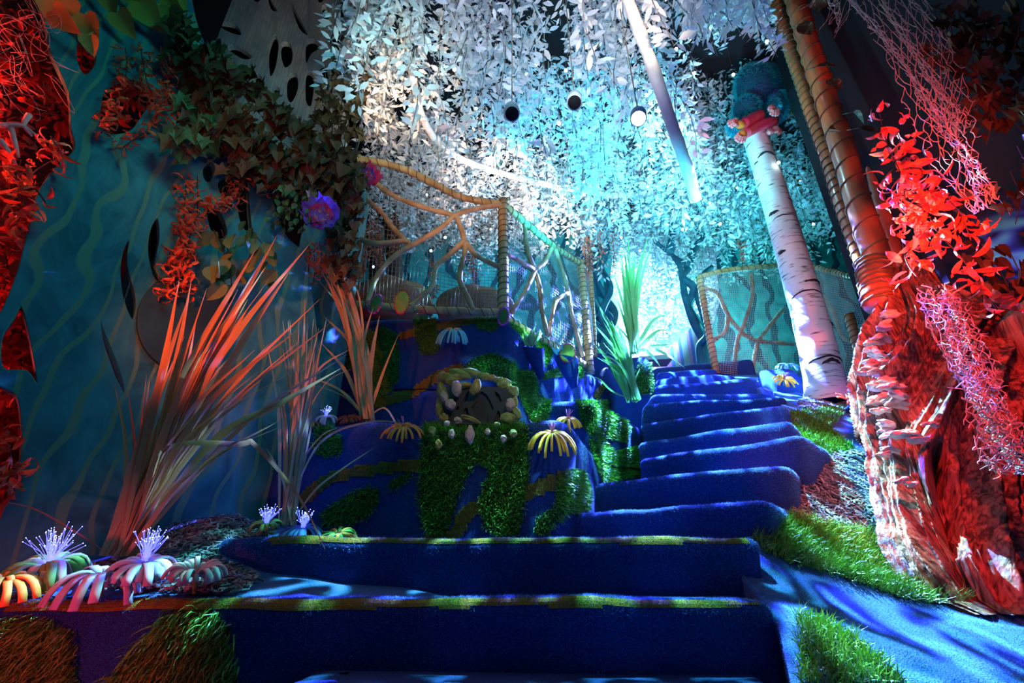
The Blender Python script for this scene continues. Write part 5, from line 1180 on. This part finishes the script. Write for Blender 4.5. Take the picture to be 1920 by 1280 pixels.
flower('foam_flower', 'glowing fibre flower with brown petals on the mound ledge', 612, 782, 2.4, .05, 16, M['pink_foam'], .5, .008, V((0, -.5, 1)), tuft=34, TL=.04, cup=.3)
flower('foam_flower', 'dark red foam flower on the ledge at the foot of the tan plant', 655, 785, 2.42, .05, 18, M['red_leaf_dark'], .2, .006, V((0, -.7, 1)), cup=.4)
flower('foam_flower', 'small orange foam flower glimpsed behind the tan blades', 615, 605, 2.75, .06, 8, M['orange_foam'], .2, .006, V((-.5, -.6, .4)))
flower('foam_flower', 'glowing fibre flower with green petals, leftmost on the low ledge', 500, 985, 1.86, .05, 14, M['green_foam'], .3, .008, V((0, -.35, 1)), tuft=44, TL=.055, cup=.9)
flower('foam_flower', 'glowing fibre flower with blue petals, centre of the low ledge', 568, 992, 1.84, .075, 22, M['blue_foam'], .75, .010, V((0, -.3, 1)), tuft=54, TL=.05, cup=.3)
flower('foam_flower', 'orange and green foam flower right of the glowing blue one', 632, 1000, 1.86, .075, 18, [M['orange_foam'], M['green_foam']], .5, .0075, V((0, -.4, 1)))
flower('foam_flower', 'large cream and green foam flower with glowing fibres at the lower left', 92, 1062, 1.46, .085, 24, [M['cream_foam'], M['green_foam']], .5, .0145, V((0, -.3, 1)), tuft=60, TL=.085, cup=.8, core=M['pink_foam'])
flower('foam_flower', 'orange foam flower at the far left corner of the bed', 8, 1085, 1.36, .075, 16, M['orange_foam'], .6, .011, V((0, -.3, 1)), core=M['orange_foam'])
flower('foam_flower', 'lilac grey foam flower with glowing fibres under the tall plant', 272, 1056, 1.48, .075, 20, M['lilac_foam'], .45, .014, V((.1, -.3, 1)), tuft=60, TL=.075, cup=.3)
flower('foam_flower', 'grey foam flower with long arching strips beside the cream flower', 190, 1078, 1.44, .09, 14, M['lilac_foam'], .7, .014, V((0, -.2, 1)), cup=.5)
flower('foam_flower', 'upright dusty pink foam bloom at the edge of the mulch', 366, 1078, 1.46, .06, 24, M['pink_foam'], .15, .008, V((.15, -.3, 1)), cup=1.3, core=M['pink_foam'])

# succulents, cacti
def rosette(label, px, py, Y, n, L, m, mname='leaf'):
    c = at(px, py, Y); t = thing('succulent', label, 'succulent', c)
    for i in range(n):
        an = i*2.4; d = V((math.cos(an), math.sin(an)*.8-.2, .5+.9*R.random())).normalized(); P = [c, c+d*L*.5, c+d*L+V((0, 0, .01))]; mb = MB(); mb.ribbon(P, [L*.12, L*.15, .001], V((0, -1, .2)), 0, thick=.004); mb.build(mname, m, t)
rosette('pointed bright green succulent in the left carpet pocket', 993, 648, 3.1, 11, .13, M['succulent'])
rosette('spindly teal succulent in the right carpet pocket', 1052, 668, 3.4, 10, .10, M['teal_foam'])
def cactus(label, px, py, Y, h, wd, m, rim, tilt=0):
    h *= 1.25; wd *= 1.25
    c = at(px, py, Y); t = thing('cactus', label, 'cactus', c-V((0, 0, h*.5))); rot = Matrix.Rotation(tilt, 3, 'Y'); mb = MB(); mb.blob(c, 1, (wd, .012, h*.5), rot, 4, .03, px); mb.build('pad', m, t); mb = MB()
    for i in range(26):
        a_ = 2*math.pi*i/26; mb.blob(c+rot @ V((wd*1.02*math.cos(a_), 0, h*.51*math.sin(a_))), .008, (1, 1, 1), sub=1, amp=.2)
    mb.build('rim', rim, t)
cactus('yellow-green cactus pad with red rim before the fence', 754, 566, 2.72, .135, .036, M['cactus'], M['spine'])
cactus('dark green cactus pad with pink rim at the left of the fence foot', 704, 570, 2.72, .11, .03, M['cactus_dark'], M['spine_pink'], .2)
cactus('dark green cactus pad with pink rim at the fence corner', 944, 593, 2.8, .10, .026, M['cactus_dark'], M['spine_pink'], .1)
cactus('round olive cactus pad with red rim in the pocket by the end post', 1064, 662, 3.36, .12, .045, M['cactus'], M['spine'], .15)

# ------------------------------------------------------------------ grey plate in a ring of stones
gp = thing('relief_plate', 'dark grey plate with cut-out coral shapes inside the stone ring', 'plate', at(893, 790, 2.42))
G0 = at(838, 790, 2.42); gx = V((1, 0, 0)); gn = V((0, -1, 0))
def tog(px, py): q = onplane(px, py, G0, gn); return (q.x-G0.x, q.z-G0.z)
def shift(v): return v
go_ = [(838,724),(838,796),(968,796),(966,732),(930,726),(880,722)]
gh = [[(868,752),(873,740),(880,733),(877,750),(870,757)], [(884,765),(892,755),(896,742),(903,734),(913,740),(919,750),(924,762),(926,768),(916,775),(915,790),(905,792),(895,791),(890,776)], [(928,734),(936,740),(941,752),(937,756),(930,745)], [(854,768),(860,760),(861,766),(856,771)], [(870,768),(876,764),(879,776),(884,786),(872,786),(869,775)], [(933,770),(937,772),(939,790),(926,790),(930,780)]]
o = cutout('face', M['grey_panel'], go_, gh, gp, 0, .016, G0, gx, gn, tog, smooth=False, bev=0)
cutout('back_plate', M['grey_panel'], [(838,723),(838,797),(968,797),(966,731),(930,725),(880,721)], [], gp, 0, .01, G0-gn*.022, gx, gn, tog, smooth=False)
ST = [(838,710,2.46,.035,1.8,.9,0),(832,742,2.44,.05,.55,1.5,0),(826,770,2.45,.04,.6,1.5,0),(862,702,2.46,.035,1.6,.8,2),(885,700,2.47,.034,1.8,.7,2),(908,706,2.46,.024,1.2,1,2),(921,709,2.46,.022,1.3,.8,0),(934,712,2.46,.02,1.3,.8,2),(946,720,2.44,.028,1.3,1,2),(962,734,2.43,.03,1,1.1,2),(966,752,2.42,.022,.7,1.2,0),(957,758,2.36,.026,.9,1.2,1),(952,784,2.36,.032,1.2,.9,2),(968,775,2.37,.026,.8,1.4,2),
      (856,728,2.36,.03,.8,1.4,1),(892,725,2.36,.03,.8,1.4,0),(845,758,2.36,.026,.9,1.1,1),(833,744,2.38,.026,.7,1.1,1),(882,786,2.33,.028,1.8,.5,0),(858,788,2.34,.02,1,.8,1),(832,783,2.36,.022,1,.9,0),(870,722,2.4,.022,1.6,.7,0),(850,712,2.42,.03,1.5,.9,0)]
for i, (px, py, Y, r, ax, az, mi_) in enumerate(ST):
    mb = MB(); mb.blob(at(px, py, Y), r*1.05, (ax, .9, az), Matrix.Rotation(R.uniform(-.4, .4), 3, 'Y'), 4, .13, i*3+1)
    side = 'above' if py < 722 else ('left of' if px < 850 else ('right of' if px > 940 else 'in front of'))
    tag(mb.build('felt_stone', [M['rock'], M['rock2'], M['rock3']][mi_]), 'soft %s stone %s the grey plate in its stone ring' % (['brown', 'peach', 'green-lit'][mi_], side), 'stone', '%s stones %s the grey plate' % (['brown', 'peach', 'green'][mi_], side))
for i, (px, py, r, az, m_, lb) in enumerate(((810,808,.02,1.1,'rock3','small yellow-green stone at the upper left of the big turf patch'), (847,813,.018,1.3,'rock2','small pale stone in the turf below the left of the plate'), (822,833,.02,1.1,'rock','small brown stone lowest on the turf'), (881,815,.024,1.7,'rock2','tall pinkish stone in the middle of the turf'), (914,809,.016,1,'rock2','small peach stone right of the tall pinkish one'), (944,822,.017,1.1,'rock2','small peach stone furthest right on the turf'), (932,795,.018,.5,'rock3','flat green stone under the right of the plate'), (838,793,.017,.8,'rock2','small orange stone at the turf edge by the plate'), (962,812,.02,.9,'rock3','green stone at the upper right of the turf'))):
    mb = MB(); mb.blob(at(px, py, 2.24), r, (.85, .8, az), sub=4, amp=.16, seed=i+50); tag(mb.build('felt_stone', M[m_]), lb, 'stone')

# ------------------------------------------------------------------ paper flowers
def paper_flower(label, px, py, Y, r, m, inner, nrm):
    c = at(px, py, Y); t = thing('paper_flower', label, 'flower', c); nrm = nrm.normalized(); a = nrm.cross(V((0, 0, 1))).normalized(); b = a.cross(nrm)
    for lay, (rr_, n_, mm) in enumerate(((r, 6, m), (r*.62, 5, inner), (r*.38, 4, M['cream_paper']))):
        for i in range(n_):
            an = 2*math.pi*i/n_+lay*.5; d = a*math.cos(an)+b*math.sin(an); s_ = nrm.cross(d); vs = []; nu_, nv_ = 7, 7
            for u in range(nu_):
                for v in range(nv_):
                    U, W_ = u/(nu_-1), v/(nv_-1)*2-1; wd = rr_*.62*math.sin(.25+U*2.3)
                    vs.append(c+d*rr_*U*(1-.1*W_*W_)+s_*W_*wd+nrm*(rr_*(.15+.35*U*U-.05*lay+.12*abs(W_)*U)+.012*noise.noise(V((u, v, i+lay*9))*.9)*6*U))
            mb = MB(); mb.add(vs, [(u*nv_+v, u*nv_+v+1, (u+1)*nv_+v+1, (u+1)*nv_+v) for u in range(nu_-1) for v in range(nv_-1)]); mb.build('petal', mm, t)
paper_flower('large purple tissue flower on the ivy at the left end of the fence', 604, 408, 2.15, .105, M['purple_paper'], M['magenta_paper'], V((.2, -1, -.1)))
paper_flower('magenta tissue flower on the ivy by the top rail', 688, 332, 2.5, .085, M['magenta_paper'], M['purple_paper'], V((.6, -1, -.2)))
# orange board above the creature
board('orange_board', 'small orange board behind the creature beside the poles', [at(1425, 125, 3.9), at(1470, 120, 3.9), at(1460, 80, 3.9)], mat('orange_board', (.75, .18, .03), .5), cat='board')
# wiry tangle in front of the red leaves at upper left
mb = MB()
for i in range(26):
    c = pp(R.uniform(10, 130), R.uniform(20, 190), .1); r = R.uniform(.02, .05); a_ = ru(); b_ = a_.cross(ru()).normalized(); P = [c+(a_*math.cos(k*.5+i)+b_*math.sin(k*.47))*r*(1+.05*k)+V((0, 0, -.003*k)) for k in range(16)]; mb.tube(P, .0009, 3, False)
tag(mb.build('wire_tangle', M['lace']), 'fine tangled pinkish tendrils hanging over the red leaves, upper left', 'tendrils')
# ivory coral in the red foliage
mb = MB()
for L in ([(0, 235), (40, 235), (70, 255)], [(20, 240), (30, 275), (35, 295)], [(0, 262), (20, 290), (32, 315)], [(55, 215), (45, 235), (60, 255)]): mb.tube(spline(ppts(L, -.05), 6), [.012-.008*i/12 for i in range(13)], 8)
tag(mb.build('coral', M['fungus']), 'pinkish branching coral among the red leaves at the left edge', 'coral')
mb = MB(); mb.ribbon(pts([(-10, 985), (5, 950), (32, 918)], 1.5), [.012, .01, .002], V((0, -1, 0)), .3); tag(mb.build('pointed_leaf', M['red_leaf_dark']), 'bright red pointed blade at the left edge above the foam flowers', 'leaf')
